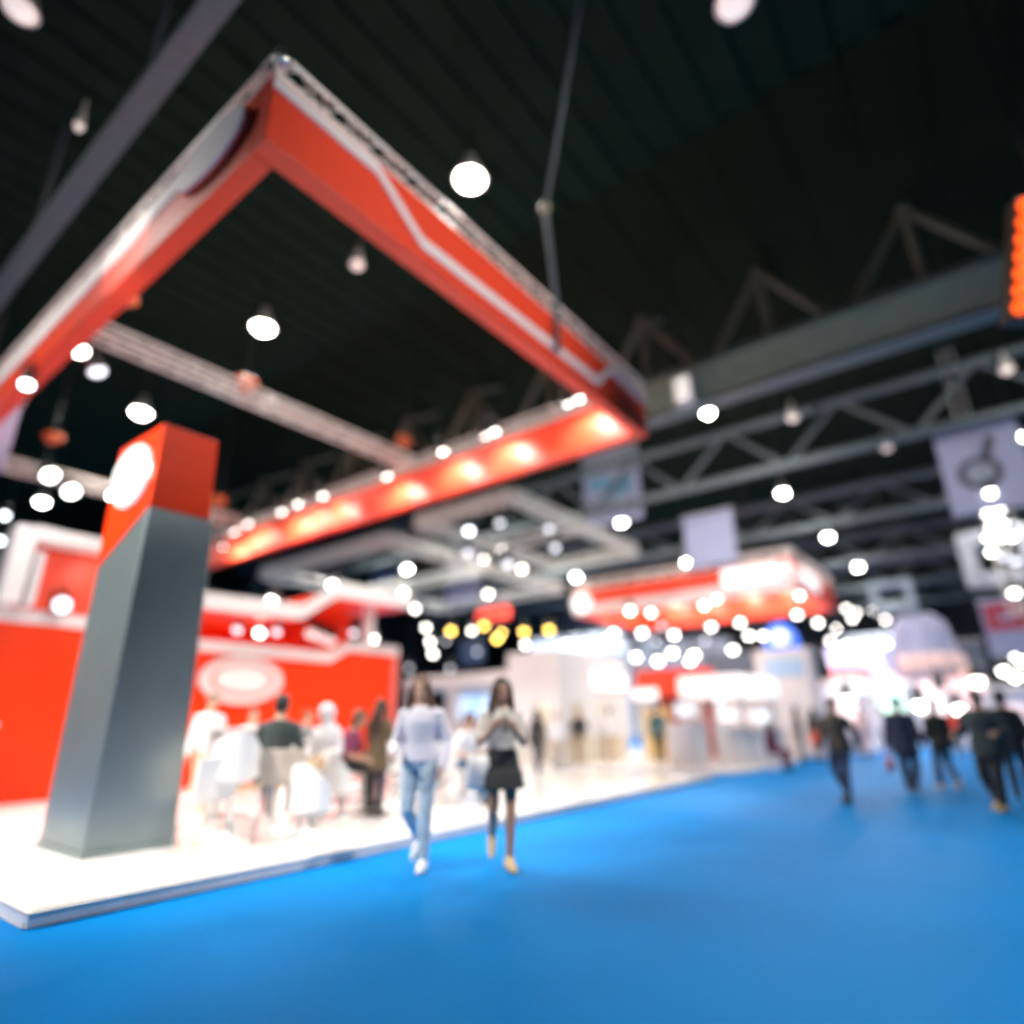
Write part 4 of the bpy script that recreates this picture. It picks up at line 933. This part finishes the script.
hoop((870, 580, 914, 612), 33., mat('grey_frame', (.26, .32, .40, 1), .5), 'slim grey open frame hanging right of the far red frame', .3)
# inflated pale tent top
p = at(922, 645, x=34.); t = thing('inflatable_balloon', 'pale lavender inflated hanging balloon with a pink lower side', 'balloon', p)
MB().lathe([(.0, 1.5), (.6, 1.4), (1.05, 1.0), (1.2, .3), (1.35, -.6), (1.4, -1.2), (0, -1.3)], p, 24).build('skin', LAV, t, smooth=True); MB().lathe([(1.352, -.5), (1.42, -1.2), (1.3, -1.5), (0, -1.55)], p + Vector((-.1, -.1, 0)), 24).build('pink_skirt', PINKC, t, smooth=True)
MB().tube([p + Vector((0, 0, 1.45)), (p.x, p.y, 14.78)], .015, 5, False).build('wire', BLACK, t)
# lit orange sign at the right border
b0, b1 = at(1025, 205, d=8.9), at(1019.6, 307, d=8.9); side = Vector((CR.x, CR.y, 0)).normalized(); back = Vector((CF.x, CF.y, 0)).normalized()
ax = (b1 - b0).normalized(); b0e, b1e = b0 - ax * .15 - side * .1 + back * .04, b1 + ax * .15 - side * .1 + back * .04
t = thing('lit_sign', 'glowing orange sign cut off by the right border', 'lit sign', b1)
MB().prism([b0e, b1e, b1e + side * .9, b0e + side * .9], back * .2).build('box', mat('sign_case', (.05, .03, .02, 1), .5), t)
b = MB()
for k in range(7): b.ell(b0.lerp(b1, k / 6), (.1, .1, .12))
b.build('bulb_row', OGLOW, t, smooth=True)
h0 = b0e + side * .45 + back * .1
MB().tube([h0, Vector((h0.x, h0.y, 14.75 if h0.x > 10.5 else 13.35))], .02, 6, False).build('hanger', BLACK, t)
# square floodlight hung by the girder, its unlit face brightened by added glow
p = at(684, 390, x=15.2); t = thing('floodlight', 'small pale square floodlight hanging in front of the deep grey girder', 'floodlight', p)
MB().box(p + Vector((-.1, -.25, -.4)), p + Vector((.25, .25, .4))).build('housing', mat('pale_cabinet', (.62, .62, .60, 1), .5), t, bevel=.04)
MB().box(p + Vector((-.14, -.22, -.36)), p + Vector((-.1, .22, .36))).build('glow_face', emit('added_glow_face', (1, .96, .88, 1), .75), t, bevel=.02)
MB().tube([p + Vector((0, 0, .4)), (p.x, p.y, 14.78)], .02, 6, False).build('hanger', BLACK, t)
for y in (-2.5, 5.0, 11.0):  # unseen spots added to brighten the banners and roof trusses
    lamp_light('banner_fill_spot', 'SPOT', (17.6, y, 9.6), 560, None, .3, (23, y + 1.0, 9.3), spot=math.radians(125), blend=.8)

# ================================================================== FAR BOOTHS
def booth(px, x, head, body, label, hh=None, screenm=None, depth=2.5, headz=.7, counter=True):
    l, tp, r = px; mx = (l + r) / 2
    y0, y1 = at(r, tp, x=x).y, at(l, tp, x=x).y; z1 = at(mx, tp, x=x).z
    t = thing('exhibition_booth', label, 'booth', (x, (y0 + y1) / 2, 0))
    MB().box((x, y0, z1 - headz), (x + depth, y1, z1)).build('header', head, t, bevel=.03)
    MB().box((x + depth - .15, y0, 0), (x + depth, y1, z1 - headz)).build('back_wall', body, t)
    for y in (y0 + .12, y1 - .12): MB().box((x + .05, y - .1, 0), (x + .25, y + .1, z1 - headz)).build('post', body, t)
    if counter:
        MB().box((x + .2, y0 + (y1 - y0) * .2, 0), (x + .8, y0 + (y1 - y0) * .75, 1.05)).build('counter', body, t, bevel=.03)
    if screenm: MB().box((x + depth - .2, y0 + (y1 - y0) * .25, 1.1), (x + depth - .15, y0 + (y1 - y0) * .8, z1 - headz - .15)).build('screen', screenm, t)
    lamp_light('booth_light', 'AREA', (x + depth * .45, (y0 + y1) / 2, z1 - headz - .05), 28, None, .8, (x + depth * .45, (y0 + y1) / 2, 0))
    return t
booth((806, 676, 858), 28., SIGN, PINK, 'white lit booth behind the white tower, nearest at the aisle', screenm=PGLOW)
booth((824, 668, 862), 32., RGLOW, PINK, 'booth with a lit red header left of the green screen', screenm=SIGN, headz=.35)
booth((852, 672, 905), 36., SIGN, WHITEM, 'booth with a bright white header and a green screen', screenm=SCG)
booth((820, 646, 878), 42., SCV, WHITEM, 'booth with a violet lit header high in the background', screenm=SIGN, headz=1.6)
booth((838, 634, 905), 50., SIGNB, WHITEM, 'far booth with a long bright header above the violet one', headz=.9)
booth((900, 664, 944), 39.2, RGLOW, PINK, 'booth with lit red header right of the green screen', screenm=SIGN, headz=.5)
booth((938, 678, 986), 33., PGLOW, PINK, 'pink lit booth on the right of the aisle', screenm=PGLOW, headz=.6)
booth((984, 684, 1030), 29., PINK, WHITEM, 'pale booth at the right edge behind the black jacket', screenm=PGLOW, headz=.5)
booth((640, 640, 720), 36., mat('grey_header', (.3, .34, .4, 1), .6), WHITEM, 'grey booth header far behind the red kiosk', headz=1.5, screenm=SIGNB)
booth((530, 636, 610), 40., SIGNB, WHITEM, 'cool white lit booth far behind the pavilion', headz=1.2)
booth((700, 652, 762), 31., mat('dark_grey_header', (.12, .14, .17, 1), .6), WHITEM, 'dark headed booth behind the reception stand', headz=1.2, screenm=SIGN)
booth((560, 608, 640), 56., mat('grey_header2', (.2, .23, .27, 1), .6), WHITEM, 'tall grey booth far under the far red frame', headz=1.)
t = thing('lit_sign', 'small lit red box sign hanging left of the far red frame', 'lit sign', at(491, 614, x=30.)); p = t.location.copy()
MB().box(p + Vector((0, -1.15, -.35)), p + Vector((.5, 1.15, .35))).build('box', RGLOW, t, bevel=.05)
for y in (-.9, .9): MB().tube([p + Vector((.2, y, .3)), (p.x + .2, p.y + y, 14.78)], .015, 5, False).build('hanger', BLACK, t)

# ================================================================== SMALL LAMPS IN THE DISTANCE
def globe(lens):
    t = thing('hanging_spotlight', 'x', 'spotlight', (0, 0, 0))
    MB().lathe([(.02, .42), (.1, .4), (.13, .1), (.125, .02), (.0, .02)], n=12).build('can', BLACK, t, smooth=True)
    MB().ell((0, 0, -.02), (.12, .12, .12), 12).build('lens', lens, t, smooth=True)
    MB().tube([(0, 0, 0), (0, 0, 1)], .009, 5, False).build('hanging_rod', BLACK, t).location = (0, 0, .4)
    return t
protos = {}
def globes(lst, d, lens, group, phrase, sc=1.):
    lst = sorted(lst)
    for i, (px, py) in enumerate(lst):
        p = at(px, py, d=d + 1.7 * math.sin(i * 2.3))
        lab = ('%s, %s from left' % (phrase, ORD[i])) if len(lst) > 1 else phrase
        if lens.name not in protos: protos[lens.name] = globe(lens); o = protos[lens.name]; o.location = p; o['label'] = lab; o['group'] = group
        else: o = dup(protos[lens.name], p, label=lab, group=group)
        o.scale = (sc, sc, sc)
        for ch in o.children:
            if ch.name.startswith('hanging_rod'): ch.scale = (1, 1, ((14.72 if p.x > 10.5 else 13.3) - p.z) / sc - .4)
globes([(500, 522), (549, 528), (555, 547), (508, 563), (468, 552)], 20., DIM, 'dim lamps on the grey truss grid', 'dim lamp on the grey truss grid')
globes([(469, 530)], 21., CLAMP, 'dim lamps on the grey truss grid', 'small bluish lamp on the grey truss grid')
globes([(484, 559), (522, 568), (488, 593), (404, 592), (415, 608), (426, 627), (430, 641), (433, 653), (363, 602)], 30., WLAMP, 'white lamps left of the pavilion', 'small white lamp hanging left of and above the pavilion')
globes([(409, 667), (450, 668), (477, 651), (446, 640)], 34., DIM, 'faint lamps over the kiosk', 'faint lamp hanging low above the white kiosk')
globes([(451, 630), (484, 625), (501, 632), (524, 631), (549, 629), (497, 638)], 30., YEL, 'yellow lamps in a row', 'yellow lamp in the row under the small red sign', 1.15)
globes([(472, 630), (525, 644), (566, 643), (584, 642), (614, 632), (576, 602), (597, 646), (604, 640)], 32., WLAMP, 'white lamps over the pavilion', 'white lamp hanging over the roof of the white pavilion', 1.0)
globes([(630, 610), (651, 612), (704, 605), (717, 597), (711, 626), (674, 634), (740, 622), (749, 635), (763, 635), (797, 614), (800, 594), (818, 622), (812, 656)], 27., WLAMP, 'white lamps under the far red frame', 'white lamp at the far red frame')
globes([(636, 656), (658, 660), (672, 652), (694, 654), (733, 649), (642, 632), (690, 660)], 34., WLAMP, 'larger white lamps over the red kiosk', 'large white lamp low over the red kiosk and counters', 1.45)
globes([(711, 660), (655, 640), (705, 640), (625, 645), (662, 626)], 34., DIM, 'dim lamps over the counters', 'dim lamp among the bright ones over the counters', 1.2)
globes([(846, 608), (856, 612), (852, 618), (874, 610), (885, 619), (836, 628), (887, 643), (907, 652), (863, 657), (830, 640), (845, 645), (860, 644), (849, 644), (874, 645)], 36., WLAMP, 'white lamps right of the far red frame', 'white lamp in the bright cluster right of the far red frame', 1.0)
globes([(820, 682)], 22., PGLOW, 'big lamps over the aisle', 'big pinkish globe lamp right of the white tower', 3.2)
globes([(920, 704), (958, 708), (847, 699), (889, 740), (977, 680)], 22.5, WLAMP, 'big lamps over the aisle', 'white lamp low over the people on the aisle', 1.5)
globes([(997, 725), (940, 690)], 22.5, PGLOW, 'pink lamps over the aisle', 'pinkish lamp low over the aisle at the right', 1.6)
# right-hand lamp ladder
pl = at(1000, 545, d=21.)
t = thing('lighting_ladder', 'vertical lighting truss carrying a bright cluster of lamps at the right edge', 'truss', pl + Vector((.3, 0, -2.2)))
box_truss(MB(), (pl.x + .35, pl.y, pl.z - 2.3), (pl.x + .35, pl.y, 14.75), .4, .5, .03, .015).build('truss', ALU, t)
globes([(990, 492), (1001, 486), (1011, 483), (988, 513), (999, 508), (1010, 502), (990, 526), (1002, 523), (988, 537), (1000, 537), (1012, 536), (991, 551), (1004, 552), (1014, 592)], 20.5, WLAMP, 'lamps on the lighting ladder', 'white lamp of the dense cluster on the right-hand lighting truss', .95)
globes([(1012, 524), (1015, 560), (1003, 556)], 20.5, DIM, 'dim lamps on the lighting ladder', 'dim lamp of the cluster on the right-hand lighting truss')
globes([(1020, 641), (1016, 655), (1010, 669), (1022, 660), (1003, 670), (1015, 676)], 27., WLAMP, 'lamps at the right edge', 'white lamp in the column above the pale booth at the right edge', 1.3)
globes([(5, 515), (0, 540)], 24., CLAMP, 'lamps at the left edge', 'lamp in the dark at the left edge under the red frame')

# ================================================================== HALL LIGHT AND COLOUR
w = bpy.data.worlds.new('world'); C.world = w; w.use_nodes = True
w.node_tree.nodes['Background'].inputs[0].default_value = (.5, .6, .7, 1); w.node_tree.nodes['Background'].inputs[1].default_value = .02
C.view_settings.view_transform = 'Standard'; C.view_settings.look = 'None'; C.view_settings.gamma = 1; C.view_settings.exposure = 0.
C.view_settings.use_curve_mapping = False
C.cycles.use_denoising = True
C.cycles.sample_clamp_indirect = 6
C.cycles.max_bounces = 6
for o in list(C.objects):
    o.hide_render = False
